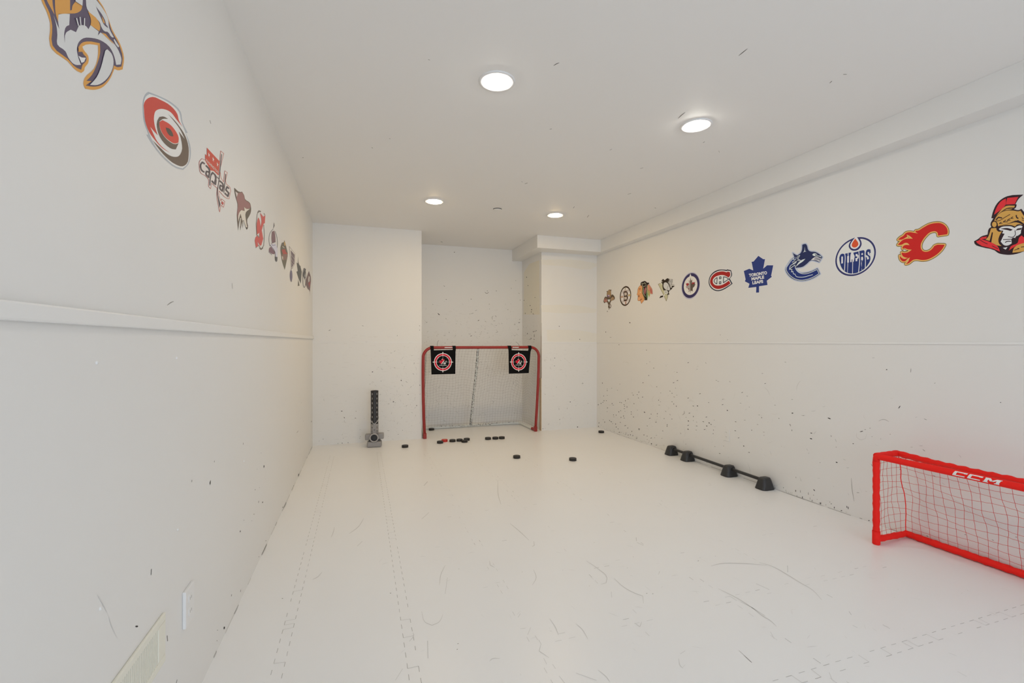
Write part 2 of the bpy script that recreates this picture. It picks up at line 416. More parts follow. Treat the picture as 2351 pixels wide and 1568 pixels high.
# dark puck marks (x, y in a 4.356x enlargement of the corner at 1360, 700; tall=1 wide=2 blob=0)
RM = '''375,178,3 134,271,1 182,325,4 266,398,0 91,374,5 541,452,0 575,569,5 544,588,5 614,632,0 563,706,0 847,675,0 958,577,2 1135,580,4 850,756,2 812,778,2 507,778,1 101,782,1
644,819,0 275,792,5 148,840,5 148,857,0 194,833,5 250,853,5 113,911,0 149,904,5 117,958,1 140,957,0 105,975,0 87,985,1 59,998,1 197,987,1 208,1002,4 151,1030,1 147,1068,5
398,880,5 408,902,0 448,898,0 465,872,1 461,930,0 502,922,1 357,941,0 330,958,1 275,975,0 291,978,0 317,996,0 322,1013,0 346,1020,1 319,1037,0 283,1058,0 264,1069,1 326,1064,5
417,988,0 211,1099,0 238,1102,0 215,1118,5 312,1111,1 287,1125,1 318,1131,0 389,1070,0 389,1092,0 411,1121,1 450,1052,5 522,1073,3 588,1092,0 650,1088,1 649,1113,5 574,1134,2 663,953,1
680,968,5 668,1002,4 684,880,5 776,862,0 797,884,0 845,902,5 818,920,4 797,968,0 814,991,1 839,1013,1 958,931,2 1076,888,2 1163,977,0 1009,1011,2 1051,1010,3 1350,1055,3 1375,768,4
1728,786,2 1498,876,2 1548,913,4 1304,945,4 1302,997,2 1569,1021,5 1482,982,4 970,1083,2 1010,1116,1 937,1124,5 960,1161,3 1010,1157,5 1044,1172,5 958,1204,2 1043,1211,2 957,1243,3
1109,1167,2 1140,1122,2 1168,1180,3 1187,1195,2 1144,1211,3 1122,1245,2 1211,1252,0 1208,1287,0 1219,1152,5 883,1284,4 1038,1252,4 733,1065,4 777,1097,4 718,1137,0 796,1141,0
748,1199,1 747,1214,1 705,1260,0 636,1173,2 549,1210,0 467,1239,2 467,1247,2 328,1207,2 354,1231,1 394,1265,1 380,1299,1 405,1307,1 357,1302,0 337,1280,5 444,1335,1 516,1300,1
548,1312,0 588,1332,2 549,1346,5 568,1360,5 591,1388,3 640,1401,2 624,1329,5 695,1334,5 640,1304,5 66,1180,1 62,1215,1 172,1156,0 189,1168,2 202,1187,5 233,1191,1 238,1221,1
279,1175,0 258,1240,0 270,1274,2 217,1267,5 123,1172,1 108,1148,5 1433,1168,2 1524,1152,4 1429,1258,2 1462,1330,2 1594,1253,1 1652,1196,4 1692,1127,1 1668,1100,4 1866,1135,0
1714,1272,4 1716,1305,5 1514,1411,3 1273,1486,2 1312,1411,5 1567,1475,2 1995,1252,1 1978,1200,4 2108,1107,4 2001,1082,3 1998,945,4 1240,755,4 1258,765,4 1700,685,4 1826,1003,4
935,1392,5 1226,1415,5 832,832,5 1047,642,5 1280,300,5 1353,348,5 150,65,1 1930,573,4 770,452,5'''.split()
for q in RM:
    x, y, k = map(int, q.split(',')); u = 1360+x/4.356; v = 700+y/4.356
    if k == 0: mk.lens('right', u, v, 2.1, 1.6, 60, 'mark')
    elif k == 1: mk.lens('right', u, v, 3.2, 1.4, 100, 'mark')
    elif k == 2: mk.lens('right', u, v, 4.2, 1.3, 18 if x % 2 else -18, 'mark')
    elif k == 3: mk.lens('right', u, v, 3.3, 2.3, 50, 'mark')
    elif k == 4: mk.lens('right', u, v, 4.2, 1.0, 60 if x % 2 else 10, 'markg')
    else: mk.lens('right', u, v, 2.0, 1.3, 20, 'markg')
# further along the wall (3.564x enlargement at 1780, 800)
RM2 = '''911,173,12,9,0 1015,480,30,8,-55 441,572,30,10,22 1228,580,30,5,25 705,679,30,7,-12 294,692,18,8,12 292,738,22,10,20 457,717,18,6,80 122,627,26,5,70 136,671,14,6,95 637,779,12,7,0
502,932,18,10,25 790,955,28,5,55 593,976,24,4,0 1192,797,34,4,0 1216,833,30,5,40 1115,808,24,4,0 318,1159,22,8,50 313,1200,10,6,60 168,1162,14,5,70 169,1055,14,5,90 676,1180,24,5,5
495,752,34,4,65 261,828,26,3,60 274,857,12,4,120 366,934,8,6,0 498,808,10,5,0 140,529,16,14,0 791,722,7,6,0 940,702,10,5,0 863,740,16,4,90 228,548,36,4,0 1306,284,12,6,-40
1109,180,40,6,95 566,910,30,3,25 735,663,14,5,0 775,652,14,5,0 1843,442,10,8,0 802,76,24,4,0 222,1218,20,7,95 371,1267,20,10,95 483,1302,18,7,95 455,1272,8,5,90 303,1245,16,5,95
176,1206,12,5,95 95,1175,14,4,95 110,1178,14,4,95 125,1180,14,4,95 136,1182,14,4,95 414,1280,10,6,90 541,1326,14,8,0 766,1408,14,8,0 580,1340,10,4,30 700,1390,30,5,20'''.split()
for q in RM2:
    x, y, w_, h_, a = map(int, q.split(',')); 
    m = 'mark' if h_ >= 7 and h_ < 14 else 'markg' if h_ > 4 else 'markf'
    mk.lens('right', 1780+x/3.564, 800+y/3.564, w_/3.564, h_/3.564*.9, a, m)
mk.line('right', cr(1780, 800, 3.564, ((622, 1060), (628, 1150), (645, 1250))), 1.6, 'markf')
mk.line('right', cr(1780, 800, 3.564, ((845, 595), (870, 583), (905, 585), (930, 600))), 1.2, 'markf')
mk.line('right', cr(1780, 800, 3.564, ((665, 690), (665, 725), (700, 748), (740, 735), (745, 700))), 1.0, 'markff')
mk.line('right', cr(1780, 800, 3.564, ((1400, 1205), (1520, 1270), (1580, 1310), (1605, 1350))), 1.2, 'markff')
mk.line('right', cr(1360, 700, 4.356, ((918, 1060), (920, 1085), (900, 1102))), 1.6, 'markf')
for x, y, w_ in ((1305, 1045, 24), (1030, 990, 20), (380, 340, 26), (720, 405, 30), (650, 1005, 26), (1540, 1015, 22)):
    mk.lens('right', 1980+x/4.356*.999, 1000+y/4.356, w_/4.356, 1.8, 25, 'markg' if w_ != 26 else 'markg')
Or = Vector((RW0, 0, 0)); ar = Vector((RWS, 1, 0)).normalized(); bz = Vector((0, 0, 1))
for i in range(210):
    y = min(5.72, abs(rnd.gauss(4.1, 1.1))); z = abs(rnd.gauss(.38, .28))+.02
    if y < 1.2 or z > 1.15: continue
    R = rnd.choice((.02, .038, .038, .1)); t = rnd.uniform(0, 6.28)
    mk.arc(Or, ar, bz, y, z, R, t, t+rnd.uniform(.3, 1.1), .0016, 'markff' if rnd.random() < .6 else 'markf')
for i in range(70):
    y = rnd.uniform(2.2, 5.7); z = rnd.uniform(.004, .05); h = rnd.uniform(.004, .018)
    p = Or+ar*y
    mb.add([p+Vector((-.0006, 0, z)), p+ar*.004+Vector((-.0006, 0, z)), p+ar*.005+Vector((-.0006, 0, z+h)), p+ar*.001+Vector((-.0006, 0, z+h))], [(0, 1, 2, 3)], rnd.choice(('mark', 'markg', 'markf', 'markf')))
for i in range(30):
    y = rnd.uniform(1.9, 5.7); L = rnd.uniform(.03, .2); p = Or+ar*y; q = p+ar*L; z = rnd.uniform(.002, .005)
    mb.add([p+Vector((-.001, 0, 0)), q+Vector((-.001, 0, 0)), q+Vector((-.001, 0, z)), p+Vector((-.001, 0, z))], [(0, 1, 2, 3)], rnd.choice(('markf', 'markff')))
struct(mb.build('wall_right'))

# back wall: left piece, right piece, niche
def arcs(mk, O, a, b, x0, x1, z0, z1, n, faint=.75, bias=None, rs=(.02, .038, .038, .05)):
    for i in range(n):
        x = rnd.uniform(x0, x1); z = rnd.uniform(z0, z1)
        if bias and rnd.random() > bias(x, z): continue
        R = rnd.choice(rs); t = rnd.uniform(0, 6.28); k = rnd.random()
        mk.arc(O, a, b, x, z, R, t, t+rnd.uniform(.25, 1.0), rnd.uniform(.0012, .0028), 'markff' if k < faint*.55 else 'markf' if k < faint else 'markg' if k < faint+(1-faint)*.7 else 'mark')
def flats(mk, O, a, b, x0, x1, z0, z1, n):
    nn = Vector((0, -1, 0))
    for i in range(n):
        x = rnd.uniform(x0, x1); z = rnd.uniform(z0, z1); L = rnd.uniform(.015, .06)
        p = O+a*x+b*z+nn*.0005; q = p+a*L+b*rnd.uniform(-.004, .004)
        mk.mb.add([p, q, q+b*.0018, p+b*.0018], [(0, 1, 2, 3)], 'markff')
mb = MB(); mb.box((XL-T_, YB, 0), (NX0, YB+.10, ZC), 'wall'); mk = Marks(mb); OB = Vector((0, YB, 0))
arcs(mk, OB, Xa, bz, .1, .70, .05, 1.15, 260, bias=lambda x, z: (x+.3)); arcs(mk, OB, Xa, bz, XL+.1, .6, .03, .6, 40, .97)
flats(mk, OB, Xa, bz, XL+.05, .6, .05, 1.3, 120)
for x, y, w_, h_, a in ((215, 268, 26, 5, -30), (566, 221, 20, 5, 15), (669, 709, 16, 9, -20), (973, 800, 12, 11, 0), (891, 1025, 16, 10, -15), (910, 1035, 14, 4, 30), (1046, 950, 10, 6, 15), (1030, 1067, 20, 4, -25), (1136, 1065, 9, 9, 0),
        (344, 1124, 18, 9, 0), (371, 1193, 18, 7, 60), (371, 1227, 14, 3, 90), (489, 1198, 16, 6, 5), (495, 1125, 12, 5, 10), (303, 1467, 12, 5, 90), (349, 1463, 13, 7, 95), (411, 1458, 13, 6, 90), (147, 1420, 9, 6, 0), (105, 1440, 8, 4, 0),
        (841, 1047, 8, 6, 0), (277, 1129, 6, 5, 0), (24, 1235, 14, 5, 90), (988, 1327, 10, 5, 90), (644, 837, 12, 4, 110), (1168, 221, 8, 6, 0), (1168, 265, 8, 6, 0), (1110, 620, 22, 4, 110), (905, 665, 20, 4, 40), (745, 487, 20, 3, 10),
        (866, 510, 24, 3, 0), (605, 392, 28, 2, 0), (1030, 815, 28, 4, 35), (985, 852, 30, 3, 50), (932, 325, 18, 4, 100), (1102, 730, 22, 4, 40), (1170, 850, 14, 6, 60), (1172, 943, 12, 4, 0), (540, 1393, 9, 5, 0), (535, 1410, 14, 4, 120), (359, 1411, 8, 5, 0)):
    mk.lens('back', 710+x/4.61, 700+y/4.61, w_/4.61, h_/4.61, a, 'mark' if h_ >= 6 or (x, y) == (215, 268) else 'markg')
struct(mb.build('wall_back_left'))
mb = MB(); mb.box((NX1, YB, 0), (3.30, YB+.10, ZC), 'wall'); mk = Marks(mb)
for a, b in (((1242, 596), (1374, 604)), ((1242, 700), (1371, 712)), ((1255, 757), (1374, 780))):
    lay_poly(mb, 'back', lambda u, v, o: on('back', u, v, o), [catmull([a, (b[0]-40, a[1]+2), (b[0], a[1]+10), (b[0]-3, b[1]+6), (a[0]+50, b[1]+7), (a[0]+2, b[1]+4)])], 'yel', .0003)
arcs(mk, OB, Xa, bz, NX1+.03, 3.15, .05, 1.15, 170, .85, bias=lambda x, z: 1.1-(x-NX1)); flats(mk, OB, Xa, bz, NX1+.02, 3.1, .05, 1.3, 40)
for x, y, w_, h_, a in ((1168, 205, 22, 18, 0), (1320, 725, 24, 24, 0), (950, 570, 28, 10, 120), (600, 764, 26, 9, 0), (650, 755, 20, 5, -30), (1180, 548, 12, 8, 0), (1285, 283, 14, 8, 0), (1108, 340, 40, 6, 95), (1752, 643, 14, 8, 90), (1758, 715, 24, 6, 95), (650, 50, 24, 5, 20), (1537, 235, 24, 8, 95)):
    mk.lens('back', 1180+x/9.042, 900+y/9.042, w_/9.042, h_/9.042, a, 'mark' if h_ > 8 else 'markg')
for u, v in ((1273, 840), (1273.5, 822), (1331, 779), (1338, 880), (1284, 749)): mk.lens('back', u, v, 2.2, 1.8, 30, 'mark' if v != 840 else 'markg')
struct(mb.build('wall_back_right'))
mb = MB(); mb.box((NX0-.1, YN, 0), (3.32, YN+.1, ZC), 'wall'); mk = Marks(mb); ON = Vector((0, YN, 0))
arcs(mk, ON, Xa, bz, NX0+.1, NX1-.03, .1, 1.85, 900, .68, bias=lambda x, z: (1.05 if z < 1.3 else .55 if z < 1.6 else .15)); flats(mk, ON, Xa, bz, NX0+.1, NX1-.1, .2, 1.75, 260)
for x, y, w_, h_, a in ((502, 236, 18, 9, -30), (383, 90, 8, 7, 0), (958, 770, 12, 9, 40), (362, 705, 30, 7, 45), (388, 890, 14, 8, 0), (733, 885, 14, 8, 10), (285, 1093, 42, 12, 38), (386, 1155, 24, 6, 75), (836, 1180, 26, 9, -30), (1075, 1122, 28, 7, 55),
        (1053, 1185, 36, 5, 0), (1398, 1210, 28, 8, -15), (1405, 1165, 26, 5, -40), (1336, 1235, 24, 5, 85), (1385, 1305, 24, 6, -45), (750, 1082, 44, 5, -20), (802, 1040, 34, 5, -25), (985, 955, 16, 7, -20), (1090, 1343, 40, 5, -15), (733, 1395, 26, 8, -20),
        (718, 1368, 18, 6, -15), (793, 1342, 24, 5, 0), (926, 1298, 26, 4, 0), (960, 1355, 26, 4, 0), (429, 1345, 20, 7, 70), (1242, 1030, 22, 5, -35), (1160, 1222, 16, 5, 90), (1290, 735, 20, 5, 70), (1350, 629, 12, 7, 0), (1397, 805, 20, 6, 55), (1413, 897, 9, 9, 0), (1082, 770, 12, 8, 0), (203, 958, 20, 5, 50), (118, 1207, 12, 9, 0), (930, 1195, 26, 4, 45)):
    mk.lens('niche', 960+x/6.03, 540+y/6.03, w_/6.03, h_/6.03, a, 'mark' if h_ >= 8 else 'markg')
mk.line('niche', cr(960, 540, 6.03, ((925, 785), (935, 800), (960, 803), (978, 785))), 1.2, 'markg')
mk.line('niche', cr(960, 540, 6.03, ((1040, 1115), (1022, 1140), (1030, 1170))), 1.2, 'markf')
struct(mb.build('wall_niche_back'))
mb = MB(); mb.box((NX0-.10, YB+.10, 0), (NX0, YN, ZC), 'wall'); struct(mb.build('wall_niche_left'))
mb = MB(); mb.box((NX1, YB+.10, 0), (NX1+.1, YN, ZC), 'wall'); mk = Marks(mb); ONR = Vector((NX1, 0, 0))
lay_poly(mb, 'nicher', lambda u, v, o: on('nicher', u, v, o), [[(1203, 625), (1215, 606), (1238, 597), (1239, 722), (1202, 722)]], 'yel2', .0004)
for i in range(70):
    y = rnd.uniform(YB+.14, YN-.02); z = rnd.gauss(1.28, .16)
    t_ = rnd.uniform(0, 6); mk.arc(ONR, Ya, bz, y, z, .012, t_, t_+rnd.uniform(.4, 1.2), rnd.uniform(.003, .007), rnd.choice(('mark', 'markg', 'markg', 'markf')))
arcs(mk, ONR, Ya, bz, YB+.14, YN-.02, .1, 1.9, 60, .7)
for x, y, w_ in ((1502, 582, 20), (1522, 697, 14), (1550, 973, 18), (1570, 1030, 24), (1566, 1062, 16), (1593, 1090, 16), (1484, 1081, 16), (1617, 862, 12), (1466, 902, 14), (1513, 1361, 18), (1563, 1430, 20), (1605, 1442, 16), (1550, 1440, 14), (1608, 1390, 50), (1596, 1335, 20), (1635, 1323, 14), (1616, 1330, 16)):
    mk.lens('nicher', 960+x/6.03, 540+y/6.03, w_/6.03, 1.5, 90, 'mark' if w_ != 50 else 'markg')
struct(mb.build('wall_niche_right'))
# soffit: runs along the right wall and across the right part of the back wall
mb = MB(); zs = 2.453; xs = 3.125; ysf = 5.556; xsl = 2.19
P8 = [(xsl, ysf), (xs, ysf), (xs, YR), (RW0+.06, YR), (RW0+.06, YN), (xsl, YN)]
lo = [[Vector((x, y, 0)) for x, y in P8]]; tr = tessellate_polygon(lo); n = 6
mb.add([(x, y, zs) for x, y in P8]+[(x, y, ZC-.0005) for x, y in P8], [tuple(t) for t in tr]+[tuple(i+6 for i in t) for t in tr]+[(i, (i+1) % n, (i+1) % n+n, i+n) for i in range(n)], 'wall')
struct(mb.build('wall_soffit'))
# rear wall behind the camera with the big window opening that lets the daylight in
mb = MB()
mb.box((XL-T_, YR-.1, 0), (.05, YR, ZC), 'wall'); mb.box((2.45, YR-.1, 0), (RW0+.16, YR, ZC), 'wall')
mb.box((.05, YR-.1, 0), (2.45, YR, .10), 'wall'); mb.box((.05, YR-.1, 2.10), (2.45, YR, ZC), 'wall')
struct(mb.build('wall_rear'))
mb = MB()
for x in (.05, 1.225, 2.40): mb.box((x, YR-.09, .10), (x+.05, YR-.03, 2.10), 'trim')
for z in (.10, 2.05): mb.box((.05, YR-.09, z), (2.45, YR-.03, z+.05), 'trim')
struct(mb.build('window_1'))
# trims: ledge on the left wall, cap line on right and back walls, bare edge of the niche panel
mb = MB(); mb.box((XL, YR, CH+.034), (XL+.016, YB, CH+.066), 'trim'); o = struct(mb.build('trim_1')); bevel(o, .004)
mb = MB(); h0, h1 = CH-.0145, CH-.001
ya, yb_ = YR, YB
mb.add([(xr(ya)-.005, ya, h0), (xr(yb_)-.005, yb_, h0), (xr(yb_), yb_, h0), (xr(ya), ya, h0), (xr(ya)-.004, ya, h1), (xr(yb_)-.004, yb_, h1), (xr(yb_), yb_, h1), (xr(ya), ya, h1)],
       [(0, 1, 2, 3), (4, 7, 6, 5), (0, 4, 5, 1), (1, 5, 6, 2), (2, 6, 7, 3), (3, 7, 4, 0)], 'trim')
struct(mb.build('trim_2'))
mb = MB(); mb.box((XL, YB-.003, CH-.008), (NX0, YB, CH-.002), 'trim'); mb.box((NX1, YB-.003, CH-.014), (3.2, YB, CH-.002), 'trim'); struct(mb.build('trim_3'))
mb = MB(); mb.box((NX1-.013, YB-.002, .0), (NX1, YB+.05, .72), 'wood')
mb.box((NX1-.0135, YB-.0025, 0), (NX1-.010, YB+.001, .72), 'woodd')
mb.add([(NX1-.013, YB-.002, .72), (NX1, YB-.002, .72), (NX1-.001, YB-.002, 1.48), (NX1-.004, YB-.002, 1.48)], [(0, 1, 2, 3)], 'woodd')
mb.box((NX1-.005, YB-.0015, .72), (NX1, YB+.004, 1.30), 'woodd'); struct(mb.build('trim_4'))

# ================================================================== CEILING FITTINGS
lamp_labels = ['round recessed ceiling light nearest the camera, left of the pair',
               'recessed ceiling light with tilted lens, near right one by a dark scratch',
               'small far recessed ceiling light left of the sprinkler cover',
               'small far recessed ceiling light right of the sprinkler cover, above the niche']
spots = [on('ceil', u, v) for u, v in ((1141, 186.5), (1598, 288), (997, 462), (1275, 493.5))]+[Vector((.69, .20, ZC)), Vector((2.05, .20, ZC))]
lamp_labels += ['recessed ceiling light out of frame, above the camera on the left', 'recessed ceiling light out of frame, above the camera on the right']
for i, c in enumerate(spots):
    t = thing('recessed_light', lamp_labels[i], 'ceiling light', (c.x, c.y, ZC), 'recessed ceiling lights')
    mb = MB(); FT = Matrix.Rotation(math.pi, 4, 'X')
    mb.lathe([(.098, 0), (.098, .004), (.092, .007), (.074, .006), (.070, .0015), (.070, .0)], 'white', n=40, T=FT, close=False)
    mb.build('trim_ring', t, smooth=True)
    mb = MB(); mb.lathe([(.069, .0005), (.067, .009), (.055, .0125), (.0005, .014)], 'lens%d' % (1, 1, 0, 0, 2, 2)[i], n=40, T=FT, close=False)
    o = mb.build('lens', t, smooth=True, label='glowing white lens')
    if i == 1: o.location.x = .004; o.rotation_euler = (math.radians(3), math.radians(-3), 0); o.location.z = -.002
c = on('ceil', 1142, 480)
mb = MB(); FT = Matrix.Rotation(math.pi, 4, 'X')
mb.lathe([(.046, .0004), (.0005, .0005)], 'greyd', n=32, T=FT, close=False); mb.lathe([(.012, 0), (.012, .006), (.043, .006), (.044, .009), (.030, .012), (.0005, .013)], 'trim', n=32, T=FT, close=False)  # dark disc paints in the shade of the gap behind the cover
o = mb.build('sprinkler_cover', smooth=True); o.location = (c.x, c.y, ZC)
tag(o, 'small round white sprinkler cover plate on the ceiling between the two far lights', 'sprinkler cover')

# ================================================================== WALL FITTINGS
def outlet(name, label, O, a, n, w_, h_, th, m):
    t = thing(name, label, 'outlet', O)
    T = Matrix((( a.x, 0, n.x, 0), (a.y, 0, n.y, 0), (0, 1, 0, 0), (0, 0, 0, 1)))
    mb = MB(); mb.box((-w_/2, -h_/2, 0), (w_/2, h_/2, th), m, T); bevel(mb.build('cover_plate', t), .0025)
    for s in (-1, 1):
        mb = MB(); pts = [(.016*math.cos(k*math.pi/8), s*.021+min(.013, max(-.013, .017*math.sin(k*math.pi/8)))) for k in range(16)]
        mb.prism(pts, th-.001, th+.0015, m, T)
        for dx in (-.006, .006): mb.box((dx-.001, s*.021-.003, th+.0014), (dx+.001, s*.021+.006, th+.0018), 'slot', T)
        mb.build('socket', t)
    return t
outlet('wall_outlet', 'white outlet plate low on the left wall beyond the vent', (XL, 1.745, .362), Vector((0, 1, 0)), Vector((1, 0, 0)), .080, .118, .010, 'white')
c = on('right', 1668.5, 998)
outlet('wall_outlet', 'painted-over outlet low on the right wall above the black rail', tuple(c), ar, PL['right'][1], .074, .116, .004, 'wall')
# register
t = thing('wall_vent', 'cream slotted metal vent grille low on the left wall, nearest the camera', 'vent', (XL, 1.375, .375))
T = Matrix(((0, 0, 1, 0), (1, 0, 0, 0), (0, 1, 0, 0), (0, 0, 0, 1)))
mb = MB(); W2, H2 = .180, .070
mb.box((-W2, -H2, 0), (W2, -H2+.022, .008), 'cream', T); mb.box((-W2, H2-.022, 0), (W2, H2, .008), 'cream', T)
mb.box((-W2, -H2+.022, 0), (-W2+.028, H2-.022, .008), 'cream', T); mb.box((W2-.05, -H2+.022, 0), (W2, H2-.022, .008), 'cream', T)
bevel(mb.build('vent_frame', t), .003)
mb = MB(); mb.box((-W2+.028, -H2+.022, .0005), (W2-.05, H2-.022, .001), 'slot', T)
for k in range(30):
    x = -W2+.031+k*.0095
    mb.box((x, -H2+.022, .001), (x+.0062, H2-.022, .0065), 'cream', T)
mb.build('louvers', t)

# ================================================================== WALL DECALS
G = 'vinyl emblems on the walls'
WR = (190, 178, 160); WM = (195, 189, 181); WF = (189, 187, 183); WL = (192, 191, 187); WN = (190, 180, 165)
d = Decal('right', 1376, 656, 26.14, WR)
d.poly((88, 70, 52), [(415, 330), (490, 320), (590, 225), (660, 240), (735, 235), (710, 300), (705, 430), (720, 560), (790, 515), (870, 590), (930, 720), (920, 800), (860, 860), (780, 880), (690, 960), (650, 1080), (700, 1140), (705, 1260), (680, 1340), (600, 1360), (600, 1440), (565, 1430), (575, 1340), (530, 1330), (520, 1120), (490, 1010), (400, 980), (300, 1050), (250, 960), (270, 830), (320, 700), (375, 635), (430, 690), (450, 620), (445, 480), (460, 400)])
d.poly((152, 118, 78), [(490, 380), (560, 270), (640, 260), (700, 340), (700, 480), (690, 620), (640, 700), (560, 680), (470, 640), (460, 500)])
d.poly((118, 90, 98), [(470, 540), (620, 540), (620, 640), (560, 700), (470, 650)]).poly((200, 180, 185), [(520, 560), (620, 560), (600, 600), (540, 600)])
d.poly((192, 190, 170), [(490, 830), (660, 820), (590, 990), (570, 990)]).poly((168, 112, 92), [(300, 800), (380, 740), (450, 800), (480, 960), (400, 970), (310, 980), (280, 900)])
d.poly((155, 122, 85), [(690, 760), (800, 660), (880, 700), (890, 820), (800, 850), (690, 930)])
d.stroke((80, 64, 40), 20, [(730, 600), (760, 700)], [(800, 560), (830, 680)], [(860, 620), (880, 760)], [(330, 750), (340, 850)], [(380, 760), (390, 870)])
d.poly((178, 164, 146), [(550, 1130), (580, 1130), (580, 1190), (560, 1200)]).poly((178, 164, 146), [(630, 1120), (680, 1150), (685, 1260), (640, 1310), (620, 1250)])
d.done('wall_decal', 'small tan leaping big cat emblem, farthest on the right wall', 'decal', G)
d = Decal('right', 1416, 650, 26.13, WR)
d.poly((58, 42, 24), ell(523, 772, 338, 595, -70)).poly((196, 180, 162), ell(525, 775, 288, 510, -52))
d.poly((190, 150, 118), [(225, 800), (395, 770), (395, 850), (225, 880)]).poly((190, 160, 100), [(680, 700), (830, 670), (830, 740), (680, 785)])
d.poly((160, 148, 118), [(475, 290), (540, 280), (540, 420), (475, 430)]).poly((168, 125, 98), [(500, 1120), (575, 1110), (575, 1260), (500, 1280)])
d.stroke((92, 60, 30), 16, [(225, 797), (395, 768)], [(225, 882), (395, 850)], [(680, 697), (835, 665)], [(680, 785), (830, 755)], [(320, 470), (400, 640)], [(640, 470), (710, 370)], [(670, 510), (740, 400)], [(690, 950), (770, 1040)], [(660, 1010), (730, 1100)], [(400, 1010), (320, 1130)], [(410, 1080), (350, 1170)])
d.stroke((140, 110, 90), 40, [(390, 490), (500, 460), (620, 440)], [(430, 1090), (540, 1080), (630, 1060)])
d.poly((62, 40, 20), [(400, 540), (440, 505), (600, 480), (650, 560), (658, 680), (640, 745), (668, 830), (652, 960), (600, 1040), (420, 1070), (425, 800)])
d.poly((185, 165, 142), [(450, 570), (600, 560), (602, 700), (590, 735), (460, 748)]).poly((185, 165, 142), [(455, 830), (600, 815), (605, 970), (455, 995)])
d.stroke((90, 62, 36), 14, [(480, 610), (580, 590)], [(480, 700), (580, 690)], [(480, 860), (580, 845)], [(480, 960), (580, 935)])
d.done('wall_decal', 'oval brown-black wheel emblem with spokes and a letter B', 'decal', G)
d = Decal('right', 1456, 638, 24.5, WR)
face = [(370, 400), (440, 480), (450, 600), (440, 850), (500, 1000), (560, 1220), (405, 1440), (345, 1270), (260, 1290), (210, 1270), (205, 1180), (215, 1080), (200, 980), (155, 940), (190, 830), (205, 650), (270, 510)]
feat = [(760, 400), (830, 380), (920, 500), (1000, 640), (1030, 900), (960, 900), (890, 820), (850, 700), (780, 700), (760, 550)]
d.poly((44, 34, 24), [(370, 400), (365, 300), (400, 240), (500, 200), (590, 170), (660, 200), (720, 260), (830, 260), (840, 330), (760, 390), (720, 480), (720, 620), (710, 900), (740, 1250), (590, 1260), (520, 1000), (440, 830), (450, 600), (440, 480)])
d.stroke((92, 58, 38), 20, face, closed=True).stroke((110, 62, 50), 22, feat, closed=True)
d.poly((205, 140, 86), face).poly((200, 130, 98), feat).poly((188, 104, 88), [(920, 620), (1000, 640), (1030, 900), (900, 810)])
d.poly((168, 148, 84), [(770, 700), (850, 720), (900, 880), (850, 1100), (810, 980), (780, 960)]).poly((104, 128, 84), [(690, 850), (770, 820), (780, 1040), (735, 1230), (690, 1000)])
d.poly((142, 128, 90), [(700, 480), (760, 430), (772, 820), (690, 850)]).poly((160, 96, 90), [(640, 500), (680, 620), (620, 930), (560, 850), (560, 700)])
d.stroke((135, 118, 68), 34, [(478, 520), (470, 850), (600, 1200)]).stroke((196, 184, 150), 16, [(430, 310), (540, 320), (600, 255), (640, 350), (690, 352)], [(430, 310), (490, 510), (690, 425)], [(530, 560), (520, 860), (640, 1050)])
d.stroke((84, 44, 24), 26, [(265, 605), (370, 625)], [(270, 660), (310, 680)], [(215, 1060), (300, 1035)], [(330, 1255), (430, 1180)], [(245, 950), (275, 1030)]).poly((240, 186, 140), [(310, 830), (380, 755), (390, 800), (340, 850)]).poly((232, 170, 130), [(250, 1150), (300, 1170), (290, 1220), (250, 1210)])
d.stroke((120, 80, 50), 14, [(870, 480), (890, 760)], [(930, 560), (960, 840)])
d.done('wall_decal', 'profile head emblem with orange face, black hair and coloured feathers', 'decal', G)
d = Decal('right', 1506, 632, 24.5, WR)
tri = [(125, 500), (260, 460), (340, 480), (370, 500), (380, 700), (450, 850), (600, 900), (665, 1120), (580, 1450), (430, 1110)]
d.poly((172, 160, 120), tri).stroke((98, 84, 58), 18, tri, closed=True)
d.poly((48, 38, 28), [(300, 400), (310, 320), (400, 200), (495, 285), (600, 190), (660, 165), (740, 210), (740, 330), (830, 640), (880, 720), (890, 590), (1045, 590), (1020, 640), (940, 680), (900, 760), (740, 900), (720, 970), (760, 1070), (640, 1110), (600, 1120), (680, 1000), (660, 890), (560, 840), (440, 850), (370, 640), (370, 490), (290, 420)])
d.poly((182, 172, 156), [(425, 520), (470, 420), (545, 395), (640, 440), (710, 540), (770, 680), (790, 800), (740, 860), (660, 830), (520, 780), (430, 660)], sm=True).stroke((150, 140, 126), 40, [(690, 590), (620, 780)])
d.poly((168, 158, 142), [(660, 350), (720, 370), (760, 200), (800, 190), (840, 260), (890, 200), (950, 250), (900, 450), (850, 700), (810, 690), (740, 500)])
d.stroke((80, 70, 58), 16, [(780, 200), (770, 340), (830, 380)], [(850, 260), (860, 400)], [(890, 200), (900, 260), (950, 250)], [(700, 350), (760, 480), (800, 640)], [(930, 300), (870, 560)], [(880, 520), (1040, 540)])
d.poly((190, 180, 160), [(470, 840), (600, 820), (660, 900), (640, 1040), (500, 1060), (470, 940)]).stroke((60, 46, 34), 22, [(490, 860), (560, 850)], [(500, 930), (560, 940), (580, 1000)], [(510, 1050), (545, 1060)], [(590, 860), (600, 900)])
d.poly((44, 36, 26), [(190, 1290), (250, 1170), (400, 1130), (400, 1215)]).poly((205, 195, 182), [(395, 1190), (480, 1040), (510, 1080), (440, 1200)]).poly((190, 178, 150), [(270, 440), (320, 420), (370, 500), (290, 540)])
d.poly((200, 190, 175), [(320, 330), (350, 330), (360, 385), (320, 380)])
d.done('wall_decal', 'black and tan waddling seabird emblem with stick over a triangle', 'decal', G)
d = Decal('right', 1556, 616, 19.6, WM)
